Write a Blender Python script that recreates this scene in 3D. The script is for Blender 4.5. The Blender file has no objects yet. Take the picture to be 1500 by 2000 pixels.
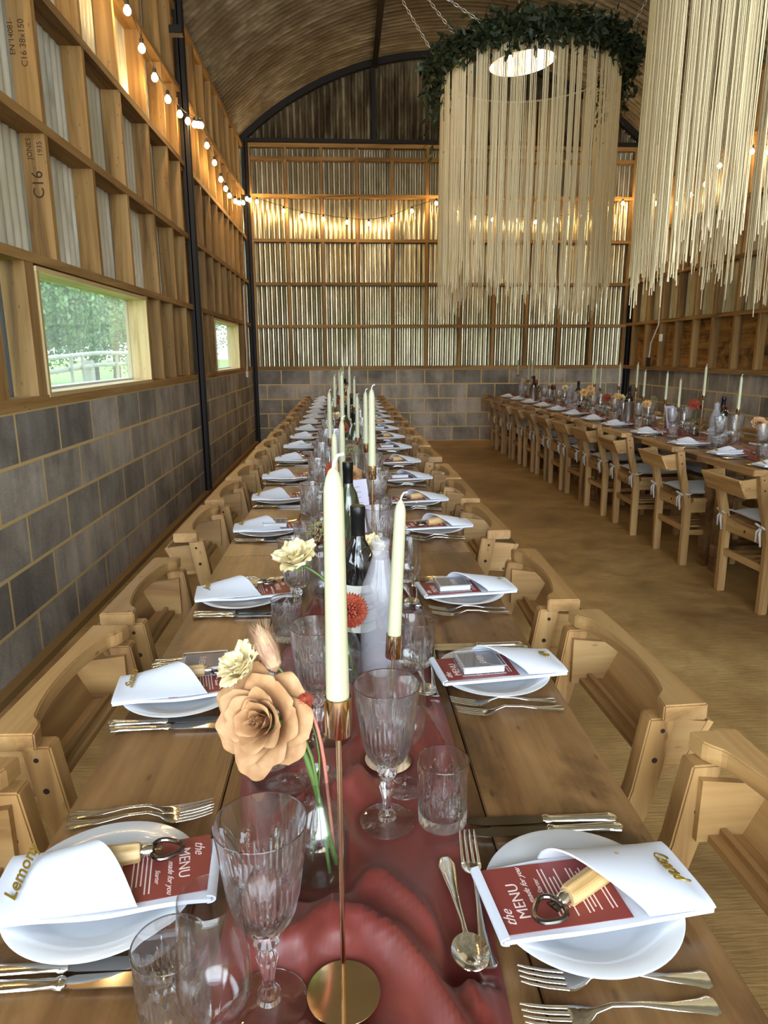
import bpy, bmesh, math, random
from mathutils import Vector, Matrix
PI = math.pi
rnd = random.Random(7)
C = bpy.context.scene.collection
S = bpy.context.scene

# ------------------------------------------------------------------ camera
CAMH = 1.365
p, yw, ro = math.radians(13.0105), math.radians(3.165), math.radians(-0.215)
f_ = Vector((math.sin(yw)*math.cos(p), math.cos(yw)*math.cos(p), -math.sin(p)))
r_ = Vector((math.cos(yw), -math.sin(yw), 0))
u_ = r_.cross(f_)
r2 = r_*math.cos(ro)+u_*math.sin(ro); u2 = u_*math.cos(ro)-r_*math.sin(ro)
cam = bpy.data.cameras.new('camera'); co = bpy.data.objects.new('camera', cam); C.objects.link(co)
cam.sensor_fit = 'VERTICAL'; cam.sensor_height = 36.0; cam.lens = 1336.6/2000*36.0
cam.clip_start = 0.02; cam.clip_end = 200
co.matrix_world = Matrix(((r2.x, u2.x, -f_.x, 0), (r2.y, u2.y, -f_.y, 0), (r2.z, u2.z, -f_.z, CAMH), (0, 0, 0, 1)))
S.camera = co

# ------------------------------------------------------------------ world, light, exposure
SKY = 5.0
DOOR_W = 370.0
BULB_L = 130.0
BULB_C = (1.0, 0.66, 0.27)
w = bpy.data.worlds.new('overcast_sky'); S.world = w; w.use_nodes = True
nt = w.node_tree
bg = nt.nodes['Background']; bg.inputs[1].default_value = SKY
tc = nt.nodes.new('ShaderNodeTexCoord'); sx = nt.nodes.new('ShaderNodeSeparateXYZ'); rp = nt.nodes.new('ShaderNodeValToRGB')
nt.links.new(tc.outputs['Generated'], sx.inputs[0]); nt.links.new(sx.outputs[2], rp.inputs[0]); nt.links.new(rp.outputs[0], bg.inputs[0])
rp.color_ramp.elements[0].color = (0.62, 0.70, 0.74, 1); rp.color_ramp.elements[1].color = (0.62, 0.78, 1.0, 1)
def area(name, loc, rot, sx_, sy_, power, col):
    l = bpy.data.lights.new(name, 'AREA'); l.shape = 'RECTANGLE'; l.size = sx_; l.size_y = sy_; l.energy = power; l.color = col
    o = bpy.data.objects.new(name, l); C.objects.link(o); o.location = loc; o.rotation_euler = rot; return o
area('barn_door_daylight', (1.5, -5.2, 2.3), (PI/2, 0, 0), 5.4, 4.0, DOOR_W, (0.86, 0.93, 1.0))
area('side_window_daylight', (-1.44, -.14, 1.467), (0, -PI/2, 0), 0.54, 1.74, 9.0, (0.84, 0.93, 1.0))
area('side_fill_light', (-1.44, -2.65, 2.2), (0, -PI/2, 0), 2.2, 1.9, 80.0, (0.84, 0.93, 1.0))  # added unseen fill at a wall gap, models forms from the side; no door
vs = S.view_settings
vs.view_transform = 'Standard'; vs.look = 'None'; vs.gamma = 1; vs.use_curve_mapping = False; vs.exposure = 0.4
S.display_settings.display_device = 'sRGB'
cy = S.cycles
cy.max_bounces = 14; cy.diffuse_bounces = 4; cy.glossy_bounces = 4; cy.transmission_bounces = 12; cy.transparent_max_bounces = 24
cy.caustics_refractive = True; cy.caustics_reflective = False; cy.blur_glossy = 0.5
cy.sample_clamp_indirect = 6.0; cy.use_denoising = True

# ------------------------------------------------------------------ materials
def L(h):
    r = [int(h[i:i+2], 16)/255 for i in (0, 2, 4)]
    return tuple([c/12.92 if c <= .04045 else ((c+.055)/1.055)**2.4 for c in r]+[1])
class NT:
    def __init__(s, name):
        s.m = bpy.data.materials.new(name); s.m.use_nodes = True; s.t = s.m.node_tree
        s.b = s.t.nodes['Principled BSDF']; s.out = s.t.nodes['Material Output']
    def n(s, t, **k):
        x = s.t.nodes.new(t)
        for a, v in k.items(): setattr(x, a, v)
        return x
    def l(s, a, b): s.t.links.new(a, b)
    def set(s, **k):
        for a, v in k.items(): s.b.inputs[a.replace('_', ' ')].default_value = v
    def coord(s, scale=(1, 1, 1), loc=(0, 0, 0), src='Object', rand=True):
        tc = s.n('ShaderNodeTexCoord'); mp = s.n('ShaderNodeMapping')
        mp.inputs['Scale'].default_value = scale; mp.inputs['Location'].default_value = loc
        s.l(tc.outputs[src], mp.inputs[0])
        if rand:
            oi = s.n('ShaderNodeObjectInfo'); mu = s.n('ShaderNodeVectorMath', operation='SCALE'); cb = s.n('ShaderNodeCombineXYZ')
            for i in range(3): s.l(oi.outputs['Random'], cb.inputs[i])
            s.l(cb.outputs[0], mu.inputs[0]); mu.inputs['Scale'].default_value = 37.0; s.l(mu.outputs[0], mp.inputs['Location'])
        return mp.outputs[0]
    def noise(s, v, sc, det=4, ro=.5, dist=0):
        x = s.n('ShaderNodeTexNoise'); x.inputs['Scale'].default_value = sc; x.inputs['Detail'].default_value = det
        x.inputs['Roughness'].default_value = ro; x.inputs['Distortion'].default_value = dist; s.l(v, x.inputs['Vector']); return x.outputs['Fac']
    def ramp(s, f, stops):
        x = s.n('ShaderNodeValToRGB'); e = x.color_ramp.elements
        while len(e) < len(stops): e.new(.5)
        for i, (q, c) in enumerate(stops): e[i].position = q; e[i].color = c if len(c) == 4 else (*c, 1)
        s.l(f, x.inputs[0]); return x.outputs[0]
    def mix(s, f, a, b, mode='MIX'):
        x = s.n('ShaderNodeMix', data_type='RGBA', blend_type=mode)
        for q, i in ((f, 0), (a, 6), (b, 7)):
            if hasattr(q, 'links'): s.l(q, x.inputs[i])
            else: x.inputs[i].default_value = q
        return x.outputs[2]
    def bump(s, f, st=.3, d=.01):
        x = s.n('ShaderNodeBump'); x.inputs['Strength'].default_value = st; x.inputs['Distance'].default_value = d
        s.l(f, x.inputs['Height']); s.l(x.outputs[0], s.b.inputs['Normal'])
    def vary(s, col, amt=.25):
        oi = s.n('ShaderNodeObjectInfo'); mr = s.n('ShaderNodeMapRange'); mr.inputs[3].default_value = 1-amt; mr.inputs[4].default_value = 1+amt*.6
        s.l(oi.outputs['Random'], mr.inputs[0]); h = s.n('ShaderNodeHueSaturation'); s.l(mr.outputs[0], h.inputs['Value']); s.l(col, h.inputs['Color']); return h.outputs[0]
G1 = (1, 1, 1, 1); G0 = (0, 0, 0, 1)
def wood(name, light, mid, dark, axis, st=9, fine=60, rough=.55, stain=None, var=.2, bump=.15):
    t = NT(name)
    sc = [st, st, st]; sc['xyz'.index(axis)] = st*.07
    v = t.coord(tuple(sc)); n1 = t.noise(v, 1.0, 6, .6, 1.2)
    col = t.ramp(n1, [(.3, dark), (.47, mid), (.68, light)])
    s2 = [fine]*3; s2['xyz'.index(axis)] = fine*.03
    n2 = t.noise(t.coord(tuple(s2)), 1.0, 3, .6)
    col = t.mix(.35, col, t.ramp(n2, [(.3, (.55, .5, .45, 1)), (.6, G1)]), 'MULTIPLY')
    kn = t.n('ShaderNodeTexVoronoi'); ks = [5.5]*3; ks['xyz'.index(axis)] = 2.2
    t.l(t.coord(tuple(ks)), kn.inputs['Vector'])
    col = t.mix(t.ramp(kn.outputs['Distance'], [(.045, (.75,)*3), (.13, (0, 0, 0))]), col, dark)
    if stain:
        n3 = t.noise(t.coord((3, 3, 3) if axis != 'y' else (7, 2.6, 3)), 1.3, 7, .62, .6)
        col = t.mix(t.ramp(n3, [(.48, (0, 0, 0)), (.66, (.75,)*3)]), col, stain)
    col = t.vary(col, var)
    t.l(col, t.b.inputs['Base Color']); t.set(Roughness=rough); t.bump(n2, bump, .002)
    return t.m
def plain(name, col, rough=.5, metal=0, **k):
    t = NT(name); t.set(Base_Color=col, Roughness=rough, Metallic=metal)
    for a, v in k.items(): t.b.inputs[a.replace('_', ' ')].default_value = v
    return t.m
M = {}
for a in 'xyz':
    M['pine_'+a] = wood('pine_timber_'+a, L('b08c58'), L('94703c'), L('5c3e1e'), a, rough=.75, var=.2)
    M['chair_'+a] = wood('honey_chair_wood_'+a, L('bf9b66'), L('a57e4c'), L('6f4a28'), a, st=7, rough=.5, var=.14)
    M['osb_'+a] = wood('dark_plank_'+a, L('bd8f4e'), L('956a35'), L('3a2212'), a, st=11, rough=.8, stain=L('1c0f06'), var=.2)
M['table'] = wood('stained_table_boards', L('a07a4e'), L('74512f'), L('402812'), 'y', st=6, fine=80, rough=.36, stain=L('38230f'), var=.16, bump=.3)
def corr(name, cols, metal, rough, streak='z', scale=5):
    t = NT(name)
    sc = [scale*2.2]*3; sc['xyz'.index(streak)] = scale*.35
    n1 = t.noise(t.coord(tuple(sc), rand=False), 1, 6 if metal < .5 else 3, .6, .5)
    n2 = t.noise(t.coord((1.1, 1.1, 1.1), rand=False), 1.0, 4, .6)
    a = t.ramp(n1, [(.3, cols[2]), (.5, cols[1]), (.68, cols[0])])
    col = t.mix(t.ramp(n2, [(.4, (0, 0, 0)), (.65, (.8,)*3)]), a, cols[3])
    t.l(col, t.b.inputs['Base Color']); t.set(Metallic=metal, Roughness=rough); t.bump(n1, .12, .003) if metal < .5 else None
    return t.m
M['sheet'] = corr('galvanised_sheet', [L('e2dcc6'), L('c4bda4'), L('8f8a78'), L('aaa284')], .88, .30)
M['sheet_side'] = corr('pale_side_sheet', [L('e6e2d4'), L('cbc6b6'), L('9d988a'), L('b5ad94')], .30, .42)
M['gable'] = corr('rusty_gable_sheet', [L('a89a7c'), L('776a50'), L('402f20'), L('2c1e14')], .55, .5)
M['roof'] = corr('weathered_roof_sheet', [L('b9b4a4'), L('918a78'), L('70685a'), L('665844')], .6, .42, streak='x', scale=3)
M['steel'] = plain('dark_painted_steel', L('1b1512'), .6, .4)
def blocks(name, ax, off, dark):
    t = NT(name)
    tc = t.n('ShaderNodeTexCoord'); sp = t.n('ShaderNodeSeparateXYZ'); cb = t.n('ShaderNodeCombineXYZ'); ad = t.n('ShaderNodeMath', operation='ADD')
    t.l(tc.outputs['Object'], sp.inputs[0]); t.l(sp.outputs[ax], ad.inputs[0]); ad.inputs[1].default_value = off
    t.l(ad.outputs[0], cb.inputs[0]); t.l(sp.outputs[2], cb.inputs[1])
    b = t.n('ShaderNodeTexBrick'); t.l(cb.outputs[0], b.inputs['Vector'])
    for k, v in (('Scale', 1), ('Mortar Size', .0095), ('Mortar Smooth', .25), ('Bias', 0), ('Brick Width', .45), ('Row Height', .225)): b.inputs[k].default_value = v
    b.inputs['Color1'].default_value = L('c4bdb2'); b.inputs['Color2'].default_value = L('8d8982'); b.inputs['Mortar'].default_value = L('d8bf8c')
    v = t.coord((1, 1, 1), rand=False)
    fine = t.noise(v, 260, 2, .7); blot = t.noise(v, 2.6, 5, .6, .3); streak = t.noise(t.coord((9, 9, 1.1), rand=False), 1, 4, .6)
    bc = t.mix(.55, b.outputs['Color'], t.ramp(fine, [(.35, (.42, .40, .38, 1)), (.65, (1.15, 1.15, 1.15, 1))]), 'MULTIPLY')
    bc = t.mix(.75, bc, t.ramp(blot, [(.35, (.42, .41, .40, 1)), (.62, (1.1, 1.08, 1.05, 1))]), 'MULTIPLY')
    bc = t.mix(.5, bc, t.ramp(streak, [(.35, (.55, .54, .52, 1)), (.6, (1.1, 1.1, 1.1, 1))]), 'MULTIPLY')
    col = t.mix(b.outputs['Fac'], bc, L('d0b680'))
    t.l(col, t.b.inputs['Base Color']); t.set(Roughness=.92)
    h = t.n('ShaderNodeMath', operation='MULTIPLY_ADD'); t.l(fine, h.inputs[0]); h.inputs[1].default_value = .25; t.l(b.outputs['Fac'], h.inputs[2])
    t.bump(h.outputs[0], .35, .006)
    return t.m
M['block_back'] = blocks('concrete_blocks_back', 0, .767, 0)
M['block_left'] = blocks('concrete_blocks_side', 1, -3.71, 0)
t = NT('ribbed_concrete_floor')
v = t.coord((1, 1, 1), rand=False)
n1 = t.noise(v, 1.1, 7, .62, .4); n2 = t.noise(v, 7, 6, .65); n3 = t.noise(t.coord((9, 120, 1), rand=False), 1, 3, .6)
col = t.ramp(n1, [(.3, L('8a6b40')), (.5, L('b08e58')), (.7, L('cfae74'))])
col = t.mix(.5, col, t.ramp(n2, [(.35, (.5, .47, .42, 1)), (.6, G1)]), 'MULTIPLY')
col = t.mix(.35, col, t.ramp(n3, [(.35, (.45, .4, .36, 1)), (.6, G1)]), 'MULTIPLY')
t.l(col, t.b.inputs['Base Color']); t.l(t.ramp(n2, [(.3, (.42,)*3), (.7, (.62,)*3)]), t.b.inputs['Roughness']); t.bump(n3, .35, .006); M['floor'] = t.m
M['earth'] = plain('dusty_ledge', L('8c6c3c'), .95)
M['grass'] = plain('meadow_grass', L('809c44'), .9)
t = NT('leafy_hedge'); v = t.coord((1, 1, 1)); n1 = t.noise(v, 3.2, 5, .6)
t.l(t.ramp(n1, [(.35, L('486539')), (.5, L('66834f')), (.68, L('94ad74'))]), t.b.inputs['Base Color']); t.set(Roughness=.6); M['hedge'] = t.m
M['bark'] = plain('grey_bark', L('6b5f50'), .9)
M['fence'] = plain('weathered_fence_rail', L('a9a395'), .9)
M['porcelain'] = plain('white_porcelain', (.74, .76, .79, 1), .16, 0, Coat_Weight=.4)
t = NT('white_linen'); n1 = t.noise(t.coord((1, 1, 1), rand=False), 500, 2); t.set(Base_Color=(.68, .71, .79, 1), Roughness=.85, Sheen_Weight=.2); t.bump(n1, .12, .0008); M['linen'] = t.m
t = NT('rust_silk_runner'); n1 = t.noise(t.coord((4, 2, 4), rand=False), 3, 4, .6)
t.l(t.ramp(n1, [(.35, L('6a2923')), (.65, L('803a32'))]), t.b.inputs['Base Color']); t.set(Roughness=.38, Sheen_Weight=.05, Specular_IOR_Level=.5)
t.bump(t.noise(t.coord((1, 1, 1), rand=False), 700, 2), .08, .0006); M['runner'] = t.m
M['card'] = plain('rust_menu_card', L('8a3d36'), .5)
M['print'] = plain('white_print', L('f1dcd6'), .6)
M['gold'] = plain('polished_brass', (.80, .58, .36, 1), .10, 1)
M['tag'] = plain('gold_laser_cut_name', L('9a8238'), .35, .7)
M['silver'] = plain('polished_silver', (.80, .77, .72, 1), .13, 1)
M['bladesteel'] = plain('dark_mirror_blade', (.62, .60, .57, 1), .08, 1)
M['brushed'] = plain('brushed_steel', (.62, .61, .58, 1), .28, 1)
M['blacksteel'] = plain('gunmetal', (.18, .16, .15, 1), .2, 1)
M['wax'] = plain('ivory_wax', L('b9b898'), .42, 0, Subsurface_Weight=.25, Subsurface_Radius=(.02, .015, .008))
M['wick'] = plain('white_wick', L('f2efe4'), .9)
M['handle'] = wood('pale_beech', L('e4c794'), L('d9b67d'), L('b98f55'), 'x', st=25, fine=200, rough=.45, var=.06)
def glass(name, col, ior=1.45, rough=0.0, clear=.0):
    t = NT(name); g = t.n('ShaderNodeBsdfGlass'); g.inputs['Color'].default_value = col; g.inputs['IOR'].default_value = ior; g.inputs['Roughness'].default_value = rough
    tr = t.n('ShaderNodeBsdfTransparent'); mx = t.n('ShaderNodeMixShader'); mx.inputs[0].default_value = clear
    tr.inputs[0].default_value = (.97, .98, .99, 1)
    t.l(g.outputs[0], mx.inputs[1]); t.l(tr.outputs[0], mx.inputs[2]); t.l(mx.outputs[0], t.out.inputs[0]); return t.m
def thin(name, tint, ior=1.45, white=0.0):
    t = NT(name); lw = t.n('ShaderNodeLayerWeight'); lw.inputs[0].default_value = .5; pw = t.n('ShaderNodeMath', operation='POWER'); t.l(lw.outputs['Facing'], pw.inputs[0]); pw.inputs[1].default_value = 4.0
    fr = t.n('ShaderNodeMath', operation='MULTIPLY_ADD'); t.l(pw.outputs[0], fr.inputs[0]); fr.inputs[1].default_value = .8; fr.inputs[2].default_value = ((ior-1)/(ior+1))**2*1.3
    tr = t.n('ShaderNodeBsdfTransparent'); tr.inputs[0].default_value = tint; gl = t.n('ShaderNodeBsdfGlossy'); gl.inputs['Roughness'].default_value = .02
    mx = t.n('ShaderNodeMixShader'); t.l(fr.outputs[0], mx.inputs[0]); t.l(tr.outputs[0], mx.inputs[1]); t.l(gl.outputs[0], mx.inputs[2])
    t.l(mx.outputs[0], t.out.inputs[0]); return t.m
M['crystal'] = glass('cut_crystal', (1, 1, 1, 1), 1.5, 0, .15)
M['clear'] = thin('clear_glass', (.975, .98, .985, 1), 1.5)
M['thick'] = thin('vase_glass', (.93, .95, .95, 1), 1.55)
M['water'] = thin('still_water', (.95, .97, .97, 1), 1.33)
M['pane'] = thin('window_pane', (.93, .96, .96, 1), 1.45)
_t = M['pane'].node_tree; _mo = _t.nodes['Material Output']; _l = _mo.inputs[0].links[0].from_socket
_d = _t.nodes.new('ShaderNodeBsdfTranslucent'); _d.inputs[0].default_value = (.9, .95, .93, 1); _m = _t.nodes.new('ShaderNodeMixShader'); _m.inputs[0].default_value = .04  # milky layer in the pane imitates the veil of overexposed daylight
_t.links.new(_l, _m.inputs[1]); _t.links.new(_d.outputs[0], _m.inputs[2]); _t.links.new(_m.outputs[0], _mo.inputs[0])
M['frost'] = plain('condensation_glass', (.50, .50, .55, 1), .22, 0, Alpha=.42, Coat_Weight=.8)
M['blackglass'] = plain('black_bottle_glass', (.006, .006, .007, 1), .06, 0, Coat_Weight=1)
M['greenglass'] = plain('olive_bottle_glass', (.035, .045, .015, 1), .08, 0, Coat_Weight=1)
M['label'] = plain('cream_paper_label', L('d9d8cd'), .7)
M['capsule'] = plain('black_foil', (.01, .01, .01, 1), .3, .5)
M['paper'] = plain('lilac_white_card', L('cfcbe0'), .6)
M['grey'] = plain('grey_insert', L('8f8c90'), .5)
M['acrylic'] = plain('clear_box_edge', L('c9ccd6'), .15, 0, Alpha=.55)
M['boxwhite'] = plain('white_coaster_stack', L('d7d9de'), .5)
def petal(name, a, b):
    t = NT(name); lw = t.noise(t.coord((1, 1, 1)), 60, 3)
    t.l(t.ramp(lw, [(.3, a), (.7, b)]), t.b.inputs['Base Color']); t.set(Roughness=.6, Subsurface_Weight=.15, Subsurface_Radius=(.006, .003, .002)); return t.m
M['caramel'] = petal('caramel_petal', L('ab7d52'), L('c4986c'))
M['cream'] = petal('cream_petal', L('e6d39c'), L('f1e4bb'))
M['coral'] = petal('coral_petal', L('c4523b'), L('e88a68'))
M['peach'] = petal('peach_petal', L('dba35c'), L('f0c98a'))
M['burgundy'] = petal('burgundy_petal', L('4f1114'), L('7a1f20'))
M['bunny'] = petal('bunny_tail', L('a77766'), L('cdb08a'))
M['umbel'] = petal('green_umbel', L('6f6a3a'), L('a8a070'))
M['stem'] = plain('green_stem', L('5f7b3c'), .5)
M['pinkstem'] = plain('pink_stem', L('c27865'), .5)
M['leaf'] = petal('dark_leaf', L('141d0c'), L('2d3a1a'))
M['rope'] = plain('cream_macrame_cord', L('e6d6b2'), .9, 0)
M['hoop'] = plain('white_hoop', L('d8d4c8'), .5)
M['chain'] = plain('zinc_chain', (.55, .53, .48, 1), .35, .9)
M['cable'] = plain('black_cable', (.015, .013, .01, 1), .6)
M['pvc'] = plain('white_plastic', L('cfcdc4'), .5)
M['pipe'] = plain('grey_pipe', L('7d8790'), .35, .3)
M['cushion'] = plain('grey_cotton_cushion', L('b9b4ae'), .9, 0, Sheen_Weight=.3)
M['hole'] = plain('dark_hole', L('2a1a0d'), .9)
M['ink'] = plain('black_stamp_ink', L('3a2410'), .8)
for a, k in (('y', 'frame'), ('z', 'frame_z')): M[k] = wood('pale_window_lining_'+a, L('d8c090'), L('c9ae78'), L('a88c58'), a, rough=.6, var=.05)
def emis(name, col, st):
    t = NT(name); e = t.n('ShaderNodeEmission'); e.inputs[0].default_value = (*col, 1); e.inputs[1].default_value = st; t.l(e.outputs[0], t.out.inputs[0]); return t.m
M['bulb'] = emis('warm_bulb', BULB_C, BULB_L)
M['lamp'] = emis('pendant_diffuser', (1, .78, .50), 4.0)

# ------------------------------------------------------------------ mesh helpers
class MB:
    def __init__(s): s.v = []; s.f = []
    def add(s, vs, fs, mat=None):
        o = len(s.v)
        s.v += [tuple(mat @ Vector(q)) if mat else tuple(q) for q in vs]; s.f += [tuple(o+i for i in q) for q in fs]; return s
    def box(s, x0, x1, y0, y1, z0, z1, mat=None):
        return s.add([(x, y, z) for z in (z0, z1) for y in (y0, y1) for x in (x0, x1)], [(0, 2, 3, 1), (4, 5, 7, 6), (0, 1, 5, 4), (2, 6, 7, 3), (0, 4, 6, 2), (1, 3, 7, 5)], mat)
    def prism(s, pts, z0, z1, mat=None):
        n = len(pts)
        return s.add([(x, y, z0) for x, y in pts]+[(x, y, z1) for x, y in pts], [tuple(range(n))[::-1], tuple(range(n, 2*n))]+[(i, (i+1) % n, n+(i+1) % n, n+i) for i in range(n)], mat)
    def lathe(s, prof, n=32, mod=None, mat=None, cap=True):
        vs = []; fs = []
        for (r, z) in prof:
            for i in range(n):
                a = 2*PI*i/n; rr = mod(r, z, a) if mod else r; vs.append((rr*math.cos(a), rr*math.sin(a), z))
        for k in range(len(prof)-1):
            for i in range(n):
                j = (i+1) % n; fs.append((k*n+i, k*n+j, (k+1)*n+j, (k+1)*n+i))
        if cap:
            if prof[0][0] > 1e-6: fs.append(tuple(range(n))[::-1])
            if prof[-1][0] > 1e-6: fs.append(tuple(range((len(prof)-1)*n, len(prof)*n)))
        return s.add(vs, fs, mat)
    def tube(s, pts, r, n=6, mat=None, cap=True):
        pts = [Vector(q) for q in pts]; vs = []; fs = []; m = len(pts)
        up = Vector((0, 0, 1))
        for i, q in enumerate(pts):
            d = (pts[min(i+1, m-1)]-pts[max(i-1, 0)]).normalized()
            if abs(d.dot(up)) > .95: up = Vector((1, 0, 0)) if abs(d.x) < .9 else Vector((0, 1, 0))
            a = d.cross(up).normalized(); b = a.cross(d)
            up = b
            rr = r[i] if isinstance(r, (list, tuple)) else r
            for k in range(n): t = 2*PI*k/n; vs.append(q+a*rr*math.cos(t)+b*rr*math.sin(t))
        for i in range(m-1):
            for k in range(n): j = (k+1) % n; fs.append((i*n+k, i*n+j, (i+1)*n+j, (i+1)*n+k))
        if cap: fs += [tuple(range(n))[::-1], tuple(range((m-1)*n, m*n))]
        return s.add(vs, fs, mat)
    def sweep(s, st, n=10, mat=None):
        """stations (centre, half width in x', half thickness z) swept along y"""
        vs = []; fs = []; m = len(st)
        for (c, hw, ht) in st:
            for k in range(n): t = 2*PI*k/n; vs.append((c[0]+hw*math.cos(t), c[1], c[2]+ht*math.sin(t)))
        for i in range(m-1):
            for k in range(n): j = (k+1) % n; fs.append((i*n+k, i*n+j, (i+1)*n+j, (i+1)*n+k))
        fs += [tuple(range(n))[::-1], tuple(range((m-1)*n, m*n))]
        return s.add(vs, fs, mat)
    def grid(s, fn, nu, nv, th=0, mat=None):
        P = [[Vector(fn(i/nu, j/nv)) for j in range(nv+1)] for i in range(nu+1)]
        vs = [q for r in P for q in r]; W = nv+1
        fs = [(i*W+j, (i+1)*W+j, (i+1)*W+j+1, i*W+j+1) for i in range(nu) for j in range(nv)]
        if th:
            N = []
            for i in range(nu+1):
                for j in range(nv+1):
                    a = P[min(i+1, nu)][j]-P[max(i-1, 0)][j]; b = P[i][min(j+1, nv)]-P[i][max(j-1, 0)]
                    k = a.cross(b); N.append(k.normalized() if k.length > 1e-12 else Vector((0, 0, 1)))
            o = len(vs); vs = vs+[vs[i]-N[i]*th for i in range(o)]
            fs += [tuple(o+q for q in f[::-1]) for f in fs]
            for i in range(nu): fs += [(i*W, o+i*W, o+(i+1)*W, (i+1)*W)[::-1], (i*W+nv, (i+1)*W+nv, o+(i+1)*W+nv, o+i*W+nv)[::-1]]
            for j in range(nv): fs += [(j, j+1, o+j+1, o+j)[::-1], (nu*W+j, o+nu*W+j, o+nu*W+j+1, nu*W+j+1)[::-1]]
        return s.add(vs, fs, mat)
    def mesh(s, name, mat, smooth=40, bevel=0, fix=True):
        me = bpy.data.meshes.new(name); me.from_pydata(s.v, [], s.f); me.update()
        if fix or bevel:
            b = bmesh.new(); b.from_mesh(me)
            if fix: bmesh.ops.recalc_face_normals(b, faces=b.faces)
            if bevel:
                es = [e for e in b.edges if len(e.link_faces) == 2 and e.calc_face_angle(0) > .6]
                bmesh.ops.bevel(b, geom=es, offset=bevel, segments=2, affect='EDGES', clamp_overlap=True)
            b.to_mesh(me); b.free()
        if smooth:
            me.polygons.foreach_set('use_smooth', [True]*len(me.polygons))
            if smooth < 180: me.set_sharp_from_angle(angle=math.radians(smooth))
        me.materials.append(M[mat] if isinstance(mat, str) else mat)
        return me
    def build(s, name, mat, parent=None, **k):
        me = s.mesh(name, mat, **k); o = bpy.data.objects.new(name, me); C.objects.link(o); o.parent = parent; return o
def inst(name, me, parent=None, loc=None, rot=None):
    o = bpy.data.objects.new(name, me); C.objects.link(o); o.parent = parent
    if loc: o.location = loc
    if rot: o.rotation_euler = rot
    return o
def tag(o, label=None, cat=None, group=None, kind=None):
    if label: o['label'] = label
    if cat: o['category'] = cat
    if group: o['group'] = group
    if kind: o['kind'] = kind
    return o
def empty(name, loc=(0, 0, 0), rz=0):
    o = bpy.data.objects.new(name, None); C.objects.link(o); o.location = loc; o.rotation_euler = (0, 0, rz); o.empty_display_size = .05; return o
KIDS = {}
def kids(o): return [c for c in bpy.data.objects if c.parent == o]
def dup(o, parent=None):
    c = o.copy(); C.objects.link(c); c.parent = parent
    if o.name not in KIDS: KIDS[o.name] = [q.name for q in kids(o)]
    for k in KIDS[o.name]: dup(bpy.data.objects[k], c)
    return c
class Proto:
    """first use hands out the prototype itself, later uses a copy of it with its parts"""
    def __init__(s, root): s.root = root; s.used = False; KIDS[root.name] = [q.name for q in kids(root)]; [KIDS.setdefault(q.name, [z.name for z in kids(q)]) for q in kids(root)]
    def put(s, loc, rz, label, cat, group=None, tilt=None, scale=None):
        if s.used: o = dup(s.root)
        else: o = s.root; s.used = True
        o.location = loc; o.rotation_euler = (tilt[0], tilt[1], rz) if tilt else (0, 0, rz)
        if scale: o.scale = scale
        tag(o, label, cat, group); return o
ORD = ['first', 'second', 'third', 'fourth', 'fifth', 'sixth', 'seventh', 'eighth', 'ninth', 'tenth', 'eleventh', 'twelfth', 'thirteenth', 'fourteenth', 'fifteenth', 'sixteenth', 'seventeenth', 'eighteenth', 'nineteenth', 'twentieth']
TXT = {}
def text_mesh(s, size, ext=.0004, shear=0, mat='print', spacing=1, offset=0):
    k = (s, size, ext, shear, mat, offset)
    if k in TXT: return TXT[k]
    cu = bpy.data.curves.new('lettering', 'FONT'); cu.body = s; cu.size = size; cu.extrude = ext; cu.shear = shear; cu.align_x = 'CENTER'; cu.align_y = 'CENTER'; cu.space_character = spacing; cu.offset = offset; cu.resolution_u = 3
    o = bpy.data.objects.new('lettering', cu); C.objects.link(o); bpy.context.view_layer.update()
    me = bpy.data.meshes.new_from_object(o.evaluated_get(bpy.context.evaluated_depsgraph_get())); me.materials.clear(); me.materials.append(M[mat])
    bpy.data.objects.remove(o); bpy.data.curves.remove(cu); TXT[k] = me; return me

# ------------------------------------------------------------------ building shell
XL, XR, YB, YF, EAVE = -1.418, 4.44, 10.936, -4.6, 4.30
XI, XJ, ZB = XL, 4.52, 1.125            # block faces
ARC_CX, ARC_R, ARC_TOP = 1.53, 4.49, 5.57
def arcz(x, dr=0): return ARC_TOP-ARC_R+math.sqrt(max((ARC_R+dr)**2-(x-ARC_CX)**2, 0))
fl = MB().box(XL-.3, XJ+.3, YF, YB+.3, -.1, 0).build('floor', 'floor', smooth=0); tag(fl, 'brown ribbed concrete floor of the barn', 'floor', kind='structure')
gr = MB().box(-190, XL-.34, -60, 190, -.12, .08).build('ground_outside', 'grass', smooth=0); tag(gr, 'bright green meadow seen through the windows', 'ground', kind='structure')
gr = MB().box(XJ+.34, 40, -25, 70, -.12, .05).build('ground_outside', 'grass', smooth=0); tag(gr, 'meadow on the far side beyond the right wall', 'ground', kind='structure')

def wall(name, label, bx, blockmat):
    o = MB().box(*bx).build(name, blockmat, smooth=0); tag(o, label, 'wall', kind='structure'); return o
wl = wall('wall_left', 'left wall of grey concrete blocks with timber framing and metal sheets above', (XI-.22, XI, -1.62, YB+.2, 0, ZB), 'block_left')
wb = wall('wall_back', 'back wall of concrete blocks with a timber grid over corrugated sheets', (XI, XJ, YB+.02, YB+.24, 0, ZB), 'block_back')
wr = wall('wall_right', 'right wall of concrete blocks under dark boarded timber bays', (XJ, XJ+.22, YF, YB+.2, 0, ZB), 'block_left')
MB().box(XL, XL+.05, -1.62, YB-.05, 0, .035).build('ledge', 'earth', wl, smooth=0)

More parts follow.
